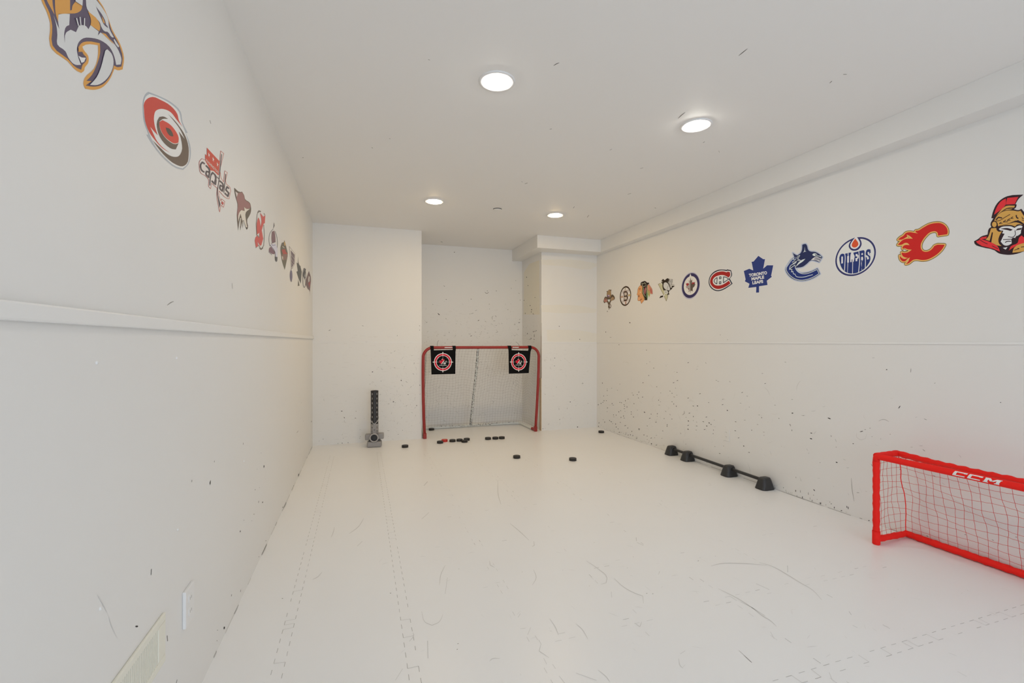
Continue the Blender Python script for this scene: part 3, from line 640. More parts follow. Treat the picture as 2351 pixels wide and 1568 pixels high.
d.poly((172, 166, 172), ell(580, 782, 413, 612, -100)).poly((56, 50, 80), ell(586, 778, 396, 562, -85)).poly((204, 196, 184), ell(578, 776, 307, 425, -55)).poly((214, 206, 206), [(520, 385), (570, 235), (614, 355)])
d.poly((152, 140, 132), [(570, 400), (540, 560), (490, 540), (520, 700), (460, 660), (365, 690), (410, 800), (355, 815), (400, 900), (480, 900), (500, 960), (470, 1080), (550, 1020), (570, 1140)], sm=False)
d.poly((88, 76, 66), [(570, 400), (600, 560), (650, 500), (630, 690), (680, 600), (720, 650), (780, 595), (770, 710), (795, 715), (740, 830), (680, 880), (670, 1040), (585, 1000), (570, 1140)], sm=False)
d.poly((152, 48, 54), [(365, 690), (460, 665), (520, 710), (410, 812)]).poly((150, 50, 54), [(625, 700), (680, 605), (720, 650), (778, 600), (735, 700), (640, 720)]).poly((112, 62, 58), [(450, 900), (530, 900), (490, 975)])
d.done('wall_decal', 'navy ring emblem around a grey and red maple leaf with jet', 'decal', G)
d = Decal('right', 1620, 610, 22.4, WM)
d.poly((36, 38, 52), [(1100, 188), (1310, 235), (1350, 510), (1240, 665), (1385, 925), (1200, 1060), (980, 1200), (760, 1290), (560, 1302), (380, 1232), (240, 1100), (165, 930), (158, 780), (205, 590), (330, 400), (500, 270), (700, 205), (900, 198), (1090, 218)])
d.poly((218, 198, 194), [(1105, 250), (1280, 275), (1310, 500), (1190, 685), (1325, 925), (1180, 1020), (960, 1155), (750, 1243), (560, 1252), (400, 1185), (280, 1070), (208, 920), (198, 780), (248, 600), (370, 430), (540, 312), (720, 252), (900, 242), (1095, 280)])
d.poly((162, 44, 42), [(1120, 300), (1245, 325), (1265, 495), (1180, 610), (1000, 510), (880, 480), (760, 482), (600, 525), (450, 610), (380, 710), (365, 800), (400, 920), (500, 1000), (650, 1020), (850, 985), (1020, 895), (1195, 770), (1282, 910), (1100, 1040), (900, 1140), (700, 1195), (550, 1190), (420, 1130), (300, 1010), (235, 880), (235, 760), (290, 600), (410, 450), (560, 350), (720, 305), (900, 292), (1095, 340)])
d.poly((202, 199, 196), [(1165, 688), (1030, 590), (900, 530), (760, 525), (600, 565), (470, 640), (412, 750), (415, 850), (480, 940), (600, 985), (750, 970), (920, 900)])
d.stroke((40, 42, 56), 34, [(590, 612), (490, 680), (430, 790), (490, 890), (578, 938)], closed=True).stroke((40, 42, 56), 34, [(712, 578), (790, 568), (788, 668), (712, 674)], closed=True).stroke((40, 42, 56), 34, [(708, 828), (785, 820), (780, 928), (708, 936)], closed=True).stroke((40, 42, 56), 34, [(920, 572), (915, 875), (1185, 690), (1060, 600)], closed=True)
d.done('wall_decal', 'red letter C emblem with white H inside and navy outline', 'decal', G)
d = Decal('right', 1700, 580, 15.68, WM)
leaf = [(645, 115), (820, 235), (885, 232), (820, 575), (960, 455), (1180, 455), (1105, 830), (1130, 870), (950, 1010), (975, 1165), (670, 1210), (670, 1435), (560, 1440), (570, 1235), (280, 1270), (325, 1120), (160, 1035), (185, 960), (120, 660), (320, 580), (460, 640), (400, 330), (470, 320)]
d.stroke((206, 206, 212), 30, leaf, closed=True, sm=False).poly((50, 61, 112), leaf, sm=False)
d.text((224, 224, 228), 'TORONTO', (312, 880), (962, 780), (-12, -118), .05).text((224, 224, 228), 'MAPLE', (398, 1005), (855, 935), (-8, -115), .05).text((224, 224, 228), 'LEAFS', (432, 1148), (822, 1090), (-8, -115), .05)
d.done('wall_decal', 'blue maple leaf emblem with three lines of white lettering', 'decal', G)
d = Decal('right', 1795, 550, 14.93, WM)
orca = [(700, 180), (760, 155), (825, 150), (860, 200), (910, 360), (960, 400), (1150, 425), (1290, 500), (1390, 600), (1340, 690), (1280, 780), (1130, 730), (1000, 715), (860, 830), (720, 930), (480, 970), (530, 1075), (640, 1140), (800, 1140), (1000, 1090), (1220, 985), (1310, 1175), (1100, 1310), (880, 1390), (620, 1415), (430, 1370), (270, 1270), (160, 1130), (125, 1020), (200, 860), (330, 680), (430, 600), (375, 455), (500, 530), (540, 540), (650, 450), (690, 350)]
d.stroke((168, 170, 178), 70, orca, closed=True).poly((44, 49, 78), orca)
d.poly((44, 56, 110), [(160, 1010), (250, 820), (350, 690), (440, 630), (480, 640), (400, 760), (280, 900), (250, 1020), (350, 1090), (450, 870), (480, 1020), (560, 1110), (680, 1165), (860, 1160), (1050, 1100), (1210, 1020), (1275, 1160), (1080, 1280), (860, 1360), (620, 1385), (450, 1340), (290, 1240), (190, 1120)])
W_ = (196, 198, 220)
d.stroke(W_, 19, [(440, 620), (340, 700), (240, 830), (150, 1010), (190, 1120), (290, 1240), (450, 1345), (620, 1390), (860, 1365), (1080, 1285), (1275, 1165), (1205, 1025), (1050, 1100), (860, 1165), (680, 1165), (560, 1110), (480, 1010), (450, 870)], [(450, 870), (340, 950), (260, 1020), (350, 1025), (330, 1110), (380, 1090), (400, 1180), (450, 1180), (480, 1250), (640, 1290), (800, 1275), (920, 1240), (1060, 1200)], [(260, 1020), (290, 910), (370, 840), (500, 740), (480, 790), (370, 850)])
d.stroke(W_, 14, [(620, 535), (530, 590), (545, 670), (620, 535)], [(480, 600), (490, 640), (460, 700), (400, 660), (430, 740), (350, 770), (390, 780)], [(640, 715), (580, 675), (530, 720), (640, 715)])
d.poly(W_, [(780, 245), (800, 395), (842, 410), (780, 418), (722, 448), (765, 395)]).poly(W_, [(470, 940), (560, 800), (680, 700), (805, 660), (720, 750), (600, 830)])
d.poly(W_, [(1045, 520), (1080, 480), (1180, 485), (1225, 522), (1130, 510), (1150, 550), (1250, 550), (1330, 560), (1360, 615), (1290, 580), (1150, 572), (1070, 550)]).poly((206, 206, 214), [(1000, 698), (1090, 625), (1160, 597), (1240, 607), (1352, 655), (1280, 758), (1180, 712)])
d.stroke((52, 54, 84), 14, [(1105, 672), (1165, 622), (1320, 662), (1300, 712), (1105, 672)], [(1140, 645), (1310, 685)], [(1190, 640), (1170, 685)], [(1235, 645), (1220, 695)], [(1280, 655), (1262, 705)])
d.done('wall_decal', 'navy killer whale emblem curling into a blue letter C', 'decal', G)
d = Decal('right', 1910, 535, 14.25, WF)
NV = (52, 54, 92)
d.poly((208, 208, 214), ell(775, 770, 682, 656, -149)).poly(NV, ell(775, 770, 665, 640, -149)).poly((196, 195, 188), ell(773, 770, 612, 584, -135))
d.poly(NV, [(720, 160), (600, 265), (620, 262), (570, 340), (550, 440), (590, 520), (660, 570), (740, 580), (850, 550), (930, 470), (970, 370), (960, 280), (920, 190), (1000, 190), (820, 138)])
d.poly((214, 210, 210), [(770, 130), (705, 210), (635, 310), (600, 400), (620, 470), (680, 512), (750, 522), (850, 472), (910, 390), (918, 310), (880, 230), (812, 140)]).poly((200, 84, 52), [(765, 180), (700, 270), (655, 360), (650, 420), (690, 465), (750, 475), (830, 435), (865, 370), (850, 300), (800, 230)])
d.poly((46, 58, 108), [(270, 720), (300, 690), (380, 680), (410, 700), (430, 680), (510, 660), (545, 650), (625, 635), (650, 860), (685, 860), (700, 640), (865, 600), (895, 590), (1040, 560), (1065, 590), (1075, 720), (1110, 800), (1118, 590), (1150, 545), (1220, 528), (1262, 545), (1268, 650), (1232, 658), (1255, 770), (1255, 880), (1200, 1000), (1100, 1130), (900, 1270), (690, 1325), (500, 1300), (380, 1220), (290, 1080), (262, 980)])
LT = (206, 206, 206)
d.stroke(LT, 24, [(420, 690), (432, 760), (425, 970), (412, 1230)], [(530, 655), (530, 740)], [(882, 600), (890, 700), (905, 880), (870, 1290)], [(1085, 565), (1080, 740), (1095, 870), (1090, 1140)])
for q in ([(310, 770), (358, 765), (360, 990), (305, 1000)], [(500, 755), (558, 740), (555, 960), (530, 972), (515, 1305), (503, 1305), (512, 972), (498, 962)], [(605, 735), (628, 640), (700, 628), (720, 710), (735, 730), (730, 850), (712, 940), (692, 940), (682, 1332), (664, 1332), (670, 862), (650, 862), (640, 952), (600, 952)],
          [(775, 690), (835, 680), (842, 722), (868, 722), (872, 800), (862, 830), (832, 850), (830, 918), (775, 925), (768, 822), (828, 812), (826, 762), (775, 765)], [(965, 665), (1012, 652), (1015, 712), (965, 722)], [(960, 782), (1010, 770), (1012, 880), (992, 900), (990, 1232), (974, 1240), (980, 890), (955, 880)],
          [(1165, 630), (1215, 612), (1218, 668), (1258, 762), (1180, 705)], [(1115, 715), (1205, 790), (1212, 850), (1150, 868), (1142, 795), (1118, 790)]): d.poly(LT, q)
d.done('wall_decal', 'round blue emblem with orange drop above dripping lettering', 'decal', G)
d = Decal('right', 2045, 500, 13.64, WF)
red = [(860, 400), (1000, 320), (1200, 210), (1400, 165), (1560, 170), (1680, 230), (1760, 330), (1785, 430), (1770, 515), (1480, 560), (1470, 480), (1420, 430), (1330, 425), (1220, 460), (1100, 570), (1000, 700), (940, 850), (950, 970), (1010, 1045), (1100, 1065), (1210, 1040), (1310, 960), (1370, 880), (1690, 845), (1640, 940), (1500, 1100), (1300, 1240), (1130, 1310), (980, 1325), (800, 1300), (700, 1320), (620, 1380), (560, 1425), (470, 1450), (540, 1380), (600, 1240), (520, 1290), (450, 1360), (370, 1360), (300, 1290), (280, 1190), (340, 1250), (420, 1290), (540, 1255), (400, 1220), (350, 1150), (340, 1090), (450, 1100), (560, 1070), (655, 1000), (520, 985), (430, 950), (370, 970), (370, 920), (430, 860), (590, 855), (520, 790), (440, 790), (350, 840), (220, 850), (300, 760), (400, 680), (560, 650), (690, 655), (580, 560), (500, 525), (520, 590), (350, 680), (230, 690), (300, 620), (400, 560), (470, 480), (600, 450), (700, 465), (850, 490), (770, 440), (790, 405)]
inner = [(1440, 600), (1420, 510), (1350, 470), (1240, 510), (1130, 620), (1030, 760), (990, 880), (1010, 980), (1080, 1020), (1180, 1000), (1260, 940), (1340, 850)]
d.stroke((84, 66, 30), 106, red, closed=True).stroke((228, 168, 98), 74, red, closed=True).poly((188, 44, 42), red)
d.poly((84, 66, 30), [(350, 1025), (420, 965), (490, 1008), (555, 1018), (440, 1068)]).poly((192, 190, 180), [(372, 1025), (420, 982), (475, 1015), (520, 1020), (440, 1048)])
d.done('wall_decal', 'red and yellow flaming letter C emblem', 'decal', G)
d = Decal('right', 2230, 440, 10.45, WF)
K = (50, 38, 42); GD = (196, 150, 80); RD = (208, 56, 60)
d.poly(K, [(1250, 70), (1130, 180), (1060, 300), (1090, 310), (1070, 380), (1020, 420), (1140, 440), (1200, 410), (1265, 490), (1400, 640), (1430, 900), (1520, 1060), (1500, 1300), (1265, 1430), (1000, 1510), (800, 1510), (640, 1470), (560, 1410), (250, 1330), (80, 1250), (65, 1190), (170, 1130), (230, 1080), (390, 1030), (430, 880), (480, 850), (460, 790), (530, 640), (480, 635), (530, 450), (620, 280), (740, 170), (860, 110)])
d.poly(RD, [(545, 555), (590, 420), (660, 290), (740, 210), (830, 165), (825, 310), (700, 440)]).poly(RD, [(865, 150), (1130, 125), (1090, 200), (1045, 300), (830, 310), (850, 200)])
d.poly(GD, [(600, 575), (830, 345), (1045, 335), (1030, 380), (850, 395), (720, 480)]).poly(GD, [(640, 545), (850, 415), (990, 405), (960, 425), (800, 450)])
d.poly(GD, [(550, 695), (600, 600), (700, 510), (850, 455), (1020, 455), (1140, 470), (1180, 455), (1265, 590), (1340, 720), (1340, 830), (1265, 775), (1130, 690), (900, 760), (640, 830), (620, 740)])
d.stroke(K, 14, [(560, 712), (680, 692), (800, 620), (930, 545)], [(1215, 600), (1230, 650), (1265, 640)], [(1210, 680), (1265, 690)]).stroke(K, 28, [(590, 680), (650, 615), (740, 632)], [(1078, 560), (1090, 620), (1130, 642)]).stroke(K, 15, [(1000, 600), (945, 640), (1010, 640)], [(930, 640), (860, 692), (940, 680)], [(830, 680), (765, 728), (880, 722)], [(720, 730), (670, 765), (750, 758)])
d.poly(K, [(1120, 680), (1265, 770), (1380, 850), (1265, 800), (1080, 700)])
d.poly(GD, [(700, 830), (900, 770), (1080, 735), (1240, 795), (1100, 790), (1050, 835), (960, 805), (850, 800)]).poly(K, ell(552, 790, 72, 84)).poly(GD, ell(552, 786, 55, 66))
d.poly(GD, [(475, 880), (600, 870), (610, 920), (660, 960), (735, 950), (680, 1050), (650, 1150), (670, 1250), (725, 1300), (620, 1290), (480, 1220), (520, 980), (495, 970), (440, 1180), (340, 1150), (400, 1090), (440, 990)])
d.poly((202, 204, 202), [(660, 895), (720, 850), (850, 830), (960, 835), (1035, 870), (1100, 830), (1180, 810), (1230, 830), (1190, 960), (1190, 990), (1110, 1060), (1060, 1110), (1000, 1100), (970, 1130), (970, 1240), (880, 1290), (800, 1290), (705, 1200), (760, 1080), (800, 1010), (740, 1000), (770, 935), (690, 925)])
d.poly(K, [(690, 893), (860, 872), (995, 910), (930, 940), (900, 930), (830, 915)]).poly(K, [(1060, 935), (1110, 885), (1215, 868), (1190, 912), (1100, 925)]).stroke(K, 16, [(1045, 930), (1052, 1040), (1010, 1085), (880, 1080)], [(760, 1150), (990, 1138)], [(1060, 1100), (1100, 1060)]).stroke(K, 20, [(812, 1222), (850, 1195), (950, 1192)])
d.poly(RD, [(210, 1120), (380, 1075), (350, 1130), (250, 1140), (480, 1220), (640, 1320), (690, 1440), (520, 1370), (150, 1240), (110, 1190), (190, 1160)]).stroke(K, 14, [(200, 1150), (290, 1210), (390, 1255)], [(500, 1300), (640, 1370)])
d.poly(RD, [(1210, 1050), (1265, 1100), (1420, 1160), (1265, 1240), (1100, 1290), (900, 1410), (950, 1310), (1110, 1230), (1150, 1100)]).poly(GD, [(985, 1465), (1030, 1340), (1265, 1230), (1460, 1190), (1420, 1340), (1200, 1440)]).stroke(K, 16, [(1030, 1405), (1150, 1365), (1110, 1360)], [(1190, 1330), (1265, 1320)]).poly((200, 200, 198), [(755, 1350), (870, 1330), (825, 1390)])
d.done('wall_decal', 'helmeted soldier head emblem in red and gold, nearest on right wall', 'decal', G)

d = Decal('left', 90, 0, 7.465, WL)
GP = (202, 148, 78); PP = (86, 77, 92); LG = (188, 188, 184)
d.poly(GP, [(30, -260), (40, 0), (130, 200), (190, 400), (190, 780), (220, 840), (490, 1050), (640, 1210), (720, 1250), (770, 1210), (780, 1160), (840, 1080), (840, 960), (760, 850), (740, 800), (800, 765), (1010, 775), (1010, 950), (940, 1180), (780, 1340), (760, 1440), (790, 1520), (920, 1540), (1060, 1510), (1190, 1390), (1290, 1180), (1350, 1205), (1430, 1190), (1455, 1000), (1390, 760), (1250, 500), (1190, 330), (1100, 120), (1020, 0), (860, -260)], sm=True)
d.poly(PP, [(60, -250), (80, 0), (180, 230), (225, 450), (230, 780), (490, 1010), (640, 1160), (720, 1195), (745, 1110), (800, 1050), (810, 990), (760, 930), (740, 890), (670, 890), (680, 800), (740, 730), (820, 710), (1040, 740), (1045, 900), (980, 1130), (900, 1290), (810, 1385), (900, 1390), (795, 1465), (920, 1485), (1080, 1450), (1200, 1330), (1260, 1200), (1280, 1120), (1340, 1150), (1410, 1140), (1430, 1000), (1370, 770), (1240, 520), (1180, 330), (1080, 120), (995, 0), (850, -250)], sm=True)
d.poly(GP, [(130, 0), (110, -200), (220, -200), (230, 60), (262, 250), (180, 100)]).poly(GP, [(270, 0), (265, -200), (530, -200), (530, 180), (560, 170), (570, 100), (620, 30), (740, 100), (720, 170), (650, 220), (520, 232), (330, 240), (325, 380), (282, 230)])
d.poly(LG, [(245, 260), (300, 400), (345, 500), (325, 380), (330, 250), (420, 235), (525, 240), (515, 430), (470, 450), (430, 560), (440, 740), (460, 560), (540, 508), (630, 552), (680, 440), (730, 430), (790, 440), (845, 500), (880, 430), (1020, 540), (1005, 610), (1050, 555), (1100, 590), (1280, 740), (1390, 940), (1410, 1020), (1395, 1105), (1320, 1112), (1290, 980), (1200, 800), (1050, 690), (900, 650), (760, 655), (680, 720), (645, 850), (670, 980), (715, 1112), (620, 1110), (500, 990), (450, 880), (310, 760), (310, 600), (290, 420)])
d.poly(LG, [(800, 0), (790, -180), (860, -180), (980, 0), (1080, 130), (1180, 320), (1200, 480), (1280, 640), (1250, 640), (1170, 545), (1130, 540), (1060, 450), (1040, 390), (1020, 360), (860, 210), (820, 150)])
d.poly(LG, [(1290, 670), (1370, 790), (1355, 815), (1310, 760), (1275, 680)]).poly(GP, [(835, 190), (1020, 370), (1045, 490), (1030, 535), (880, 430), (888, 350)]).poly(GP, [(1070, 560), (1140, 580), (1210, 670), (1300, 765), (1250, 730)])
d.poly(PP, [(975, 115), (1070, 240), (1110, 310), (1160, 430), (1185, 480), (1130, 440), (1060, 300)]).poly(GP, [(1072, 275), (1105, 330), (1130, 405), (1095, 385)]).poly(LG, [(1120, 320), (1165, 380), (1180, 450), (1150, 430)])
d.poly(GP, [(670, 800), (720, 830), (760, 880), (680, 885)]).poly(LG, [(870, 1455), (980, 1330), (1060, 1150), (1120, 920), (1140, 860), (1170, 845), (1240, 920), (1275, 1050), (1240, 1220), (1130, 1380), (1000, 1455)])
d.poly((206, 206, 204), [(672, 955), (730, 985), (800, 990), (770, 1060), (725, 1078)]).stroke(LG, 18, [(640, 310), (675, 440)], [(700, 290), (715, 430)], [(778, 310), (775, 445)]).poly(LG, [(620, 20), (742, 100), (750, -60), (650, -60)])
d.done('wall_decal', 'gold and purple sabre-toothed cat head emblem, largest on the left wall', 'decal', G)
d = Decal('left', 320, 205, 8.256, WL)
d.poly((158, 162, 164), [(170, 48), (400, 138), (620, 258), (785, 430), (818, 620), (917, 825), (880, 830), (962, 1050), (975, 1250), (925, 1430), (830, 1528), (700, 1492), (480, 1322), (250, 1045), (135, 860), (180, 860), (90, 600), (70, 400), (75, 230), (110, 110)])
d.poly((202, 200, 194), [(190, 88), (380, 158), (600, 280), (750, 430), (795, 620), (860, 790), (932, 1050), (950, 1250), (900, 1430), (820, 1500), (700, 1465), (500, 1310), (280, 1040), (210, 890), (110, 600), (82, 400), (85, 240), (130, 130)])
d.poly((190, 78, 68), [(90, 260), (150, 180), (250, 145), (400, 200), (600, 320), (720, 470), (750, 590), (820, 712), (700, 570), (600, 440), (500, 385), (380, 375), (310, 410), (280, 500), (290, 680), (350, 875), (280, 800), (205, 710), (260, 830), (340, 990), (450, 1110), (580, 1205), (440, 1120), (300, 970), (190, 820), (110, 600), (88, 400)], sm=True)
DK = (100, 88, 78)
d.poly(DK, [(545, 470), (650, 570), (770, 720), (860, 860), (920, 1030), (935, 1250), (890, 1420), (820, 1460), (700, 1430), (500, 1280), (360, 1120), (248, 965), (400, 1110), (520, 1220), (650, 1280), (740, 1270), (800, 1180), (800, 1000), (748, 800), (858, 940), (760, 740), (680, 630)], sm=True)
d.poly(DK, [(545, 560), (450, 515), (380, 525), (340, 600), (345, 780), (400, 920), (500, 1050), (620, 1130), (690, 1140), (745, 1020), (600, 1000), (450, 850), (380, 680), (380, 610), (440, 565)], sm=True)
ey = [(380, 620), (440, 585), (560, 650), (680, 780), (745, 920), (740, 1010), (680, 1028), (560, 970), (440, 840), (385, 700)]
d.poly((208, 200, 190), [(x+(4 if y > 800 else 0)-2, y+12) for x, y in ey], sm=True).poly((198, 82, 70), ey, sm=True).poly((86, 78, 70), [(500, 725), (560, 740), (630, 830), (645, 892), (600, 890), (520, 800)], sm=True)
d.done('wall_decal', 'red and dark grey storm swirl emblem around a red eye', 'decal', G)
d = Decal('left', 450, 330, 9.8, WL)
ol = [(130, 335), (210, 370), (330, 600), (400, 590), (510, 700), (555, 160), (625, 220), (560, 760), (620, 860), (650, 610), (705, 650), (680, 900), (765, 980), (745, 1240), (700, 1230), (520, 1060), (510, 1110), (560, 1290), (575, 1240), (650, 1300), (620, 1430), (565, 1380), (533, 1535), (470, 1150), (480, 1000), (350, 890), (330, 1010), (285, 960), (290, 820), (210, 720), (110, 660), (75, 520), (80, 400)]
d.poly((204, 194, 186), ol).stroke((178, 92, 84), 9, ol, closed=True).poly((190, 84, 72), [(245, 88), (535, 400), (500, 712), (400, 612), (330, 600), (210, 385), (205, 230), (245, 270)], sm=False)
for cx_, cy_ in ((292, 250), (388, 350), (485, 465)):
    d.poly((218, 204, 192), [(cx_+(26 if k % 2 == 0 else 9)*math.sin(k*math.pi/5), cy_-(66 if k % 2 == 0 else 22)*math.cos(k*math.pi/5)+(26 if k % 2 == 0 else 9)*math.sin(k*math.pi/5)) for k in range(10)])
d.text((214, 198, 186), 'WASHINGTON', (215, 385), (500, 678), (4, -58), .01)
BK = (84, 78, 82)
d.stroke(BK, 15, [(578, 235), (540, 620), (520, 820), (485, 1080), (490, 1160)], [(672, 680), (628, 1105)], [(460, 735), (515, 790)]).poly(BK, [(482, 1130), (498, 1160), (552, 1365), (530, 1440)])
d.stroke(BK, 30, [(200, 455), (150, 415), (112, 460), (108, 530), (135, 600), (190, 640)], [(222, 488), (300, 570), (288, 770)], [(296, 640), (240, 620), (228, 680), (288, 755)], [(345, 700), (375, 650), (440, 715), (420, 905), (355, 830)], [(532, 832), (608, 905), (595, 1078)], [(602, 965), (548, 935), (540, 1000), (595, 1065)], [(745, 1010), (700, 968), (675, 1040), (740, 1110), (722, 1185), (650, 1110)])
d.stroke(BK, 18, [(315, 940), (338, 720), (370, 650)], [(458, 810), (446, 930)]).poly((180, 84, 80), [(585, 1290), (625, 1330), (605, 1380), (570, 1340)])
d.done('wall_decal', 'red flag emblem with stars over slanted word lettering and hockey stick', 'decal', G)
d = Decal('left', 530, 425, 10.11, WN)
d.poly((92, 78, 66), [(80, 60), (220, 160), (260, 152), (310, 240), (330, 325), (440, 410), (467, 500), (458, 650), (425, 720), (380, 800), (390, 1010), (370, 1035), (345, 990), (300, 810), (278, 1000), (262, 850), (220, 1050), (205, 760), (170, 1050), (140, 700), (155, 440), (110, 280), (85, 150)])
d.poly((136, 96, 88), [(160, 190), (260, 165), (300, 240), (325, 340), (430, 420), (455, 510), (440, 540), (350, 540), (310, 500), (300, 590), (230, 575), (180, 680), (160, 800), (150, 600), (165, 440), (130, 300)])
d.poly((194, 178, 154), [(310, 505), (350, 545), (445, 550), (350, 630), (350, 800), (378, 980), (350, 980), (300, 810), (270, 830), (225, 660), (170, 850), (190, 650), (240, 580), (320, 600)]).poly((194, 178, 154), [(218, 760), (240, 760), (222, 960), (212, 960)]).poly((194, 178, 154), [(272, 840), (290, 830), (276, 950)])
d.poly((92, 82, 70), [(345, 640), (440, 560), (450, 640), (380, 790), (350, 800)]).poly((190, 172, 156), [(105, 145), (165, 190), (135, 280)]).poly((70, 60, 50), [(350, 980), (400, 980), (372, 1035)])
d.done('wall_decal', 'maroon howling wild dog head emblem on the left wall', 'decal', G)
d = Decal('left', 530, 425, 10.11, WN)
d.stroke((104, 92, 80), 12, [(700, 610), (650, 590), (612, 680), (588, 900), (600, 1160), (640, 1180), (655, 1230)], [(765, 920), (778, 1150), (765, 1400), (705, 1495), (645, 1390)], [(765, 650), (795, 700)], [(580, 1460), (610, 1420), (640, 1410)], sm=False)
d.stroke((104, 92, 80), 26, [(625, 640), (655, 600), (690, 620)], [(670, 1460), (705, 1490), (745, 1450)])
d.poly((190, 88, 78), [(640, 750), (665, 800), (690, 970), (712, 850), (680, 640), (755, 735), (800, 700), (790, 880), (760, 900), (710, 1390), (680, 1410), (620, 1310), (640, 1420), (580, 1440), (570, 1220), (610, 1170), (660, 1230), (665, 1100), (610, 1150), (605, 1080), (620, 800)])
d.done('wall_decal', 'red letters N and J with horns and tail inside a thin ring', 'decal', G)
d = Decal('left', 610, 500, 12.54, WN)
d.poly((118, 90, 88), [(180, 400), (250, 370), (275, 500), (285, 700), (180, 740), (165, 600)]).stroke((88, 82, 84), 11, [(220, 320), (130, 430), (95, 620), (120, 820)], [(275, 390), (325, 560), (340, 760), (325, 900)]).poly((116, 88, 90), [(115, 860), (160, 830), (270, 1000), (250, 1050), (190, 1040), (90, 970)])
d.poly((186, 176, 176), [(150, 760), (280, 740), (338, 880), (330, 1140), (290, 1130), (260, 950), (160, 830)]).stroke((86, 78, 84), 10, [(160, 730), (200, 800), (280, 780)], [(130, 780), (210, 880), (260, 960), (280, 1130)], [(200, 710), (280, 700)], [(90, 985), (185, 1070)])
d.poly((86, 82, 78), [(262, 1120), (340, 1130), (335, 1240), (305, 1275), (275, 1230)]).poly((124, 114, 106), [(240, 130), (260, 230), (220, 310)])
d.done('wall_decal', 'burgundy and silver letter A emblem inside a thin oval ring', 'decal', G)
d = Decal('left', 610, 500, 12.54, WN)
d.poly((102, 94, 78), [(540, 640), (575, 760), (600, 870), (635, 1020), (600, 1260), (550, 1500), (480, 1290), (440, 1060), (425, 860), (465, 720), (520, 700)]).poly((128, 100, 86), [(450, 1060), (630, 1040), (600, 1200), (490, 1230)]).poly((168, 84, 72), [(460, 920), (560, 900), (570, 960), (630, 1040), (500, 1050)])
d.poly((178, 142, 90), [(525, 700), (555, 690), (582, 800), (535, 800)]).stroke((196, 184, 160), 12, [(485, 820), (540, 870)]).poly((188, 172, 148), [(465, 1100), (500, 1120), (500, 1220), (475, 1180)])
d.done('wall_decal', 'dark green and red animal head emblem with a yellow moon', 'decal', G)
d = Decal('left', 640, 460, 6.53, WN)
nt_ = [(158, 690), (243, 800), (238, 960), (190, 1035), (168, 800)]
d.poly((196, 184, 166), nt_, sm=False).stroke((110, 98, 92), 4, nt_, closed=True, sm=False).poly((106, 92, 90), [(180, 745), (237, 815), (232, 950), (192, 1015)]).stroke((170, 155, 145), 4, [(185, 810), (235, 880)], [(187, 870), (230, 940)], [(190, 930), (222, 975)])
d.poly((104, 95, 104), ell(186, 1130, 19, 86)).stroke((104, 95, 95), 4, [(175, 1205), (190, 1222), (200, 1205)], [(180, 1035), (215, 1010)])
d.done('wall_decal', 'narrow dark musical note emblem on the left wall', 'decal', G)
d = Decal('left', 640, 460, 6.53, WN)
d.poly((84, 82, 76), [(290, 838), (305, 960), (325, 990), (330, 1250), (300, 1180), (265, 1070), (285, 1060), (267, 930), (285, 945)]).poly((96, 90, 82), [(292, 1185), (312, 1278), (285, 1285)]).poly((80, 78, 74), [(305, 985), (335, 985), (315, 1000)])
d.done('wall_decal', 'spiky dark shark emblem, third from the far corner', 'decal', G)
d = Decal('left', 640, 460, 6.53, WN)
d.stroke((92, 86, 82), 9, ell(382, 1162, 24, 144, 0, 24), closed=True).poly((80, 76, 72), [(385, 1020), (407, 1028), (388, 1140), (398, 1150), (365, 1262), (376, 1160), (368, 1150)])
d.done('wall_decal', 'thin dark ring emblem crossed by a lightning bolt', 'decal', G)
d = Decal('left', 640, 460, 6.53, WN)
d.poly((108, 88, 82), [(452, 1058), (480, 1150), (470, 1330), (468, 1440), (455, 1345), (435, 1330), (432, 1110)]).poly((190, 176, 160), [(450, 1130), (464, 1150), (460, 1210), (446, 1230), (442, 1180)]).poly((150, 84, 78), [(440, 1240), (474, 1210), (462, 1310)])
d.done('wall_decal', 'dark red and grey narrow emblem, closest to the far left corner', 'decal', G)

# ================================================================== FAR GOAL (in the niche)
YM = 5.795
t = thing('hockey_goal', 'large red steel hockey goal with grey net standing in the niche', 'goal', (1.5, YM, 0))
B = Vector((1.5, YM, 0))
def on_y(u, v, y=YM): return on((Vector((0, y, 0)), Vector((0, -1, 0))), u, v)
path = []
for u, v in ((975.2, 1000), (974.2, 985), (973, 960), (972, 920), (971.5, 880), (971.3, 850), (971.6, 828)): path.append(on_y(u, v))
tl = on_y(971.6, 828); zt = on_y(1100, 797.6).z
cxl = tl.x+.125
for k in range(1, 9):
    a = math.pi-k*math.pi/2/8; path.append(Vector((cxl+.125*math.cos(a), YM, zt-.125+.125*math.sin(a))))
trx = on_y(1237, 830).x; cxr = trx-.125
for k in range(0, 9):
    a = math.pi/2-k*math.pi/2/8; path.append(Vector((cxr+.125*math.cos(a), YM, zt-.125+.125*math.sin(a))))
for u, v in ((1236.5, 850), (1235.4, 880), (1233.6, 915), (1232, 945), (1230.4, 970), (1229.3, 983)): path.append(on_y(u, v))
path[0].z = .022; path[-1].z = .022
mb = MB(); mb.tube(path, .0185, 'red', n=14); local(mb, B); mb.build('frame', t, smooth=True)
XLp, XRp = path[0].x, path[-1].x; YBB = 6.38
for X, s in ((XLp, 1), (XRp, -1)):
    mb = MB(); mb.tube([(X, YM, .021), (X+s*.004, YM+.05, .021), (X+s*.008, YM+.11, .021)], .021, 'red', n=12)
    mb.box((X-.021, YM-.022, 0), (X+.021, YM+.02, .07), 'red'); local(mb, B); bevel(mb.build('foot', t), .006)
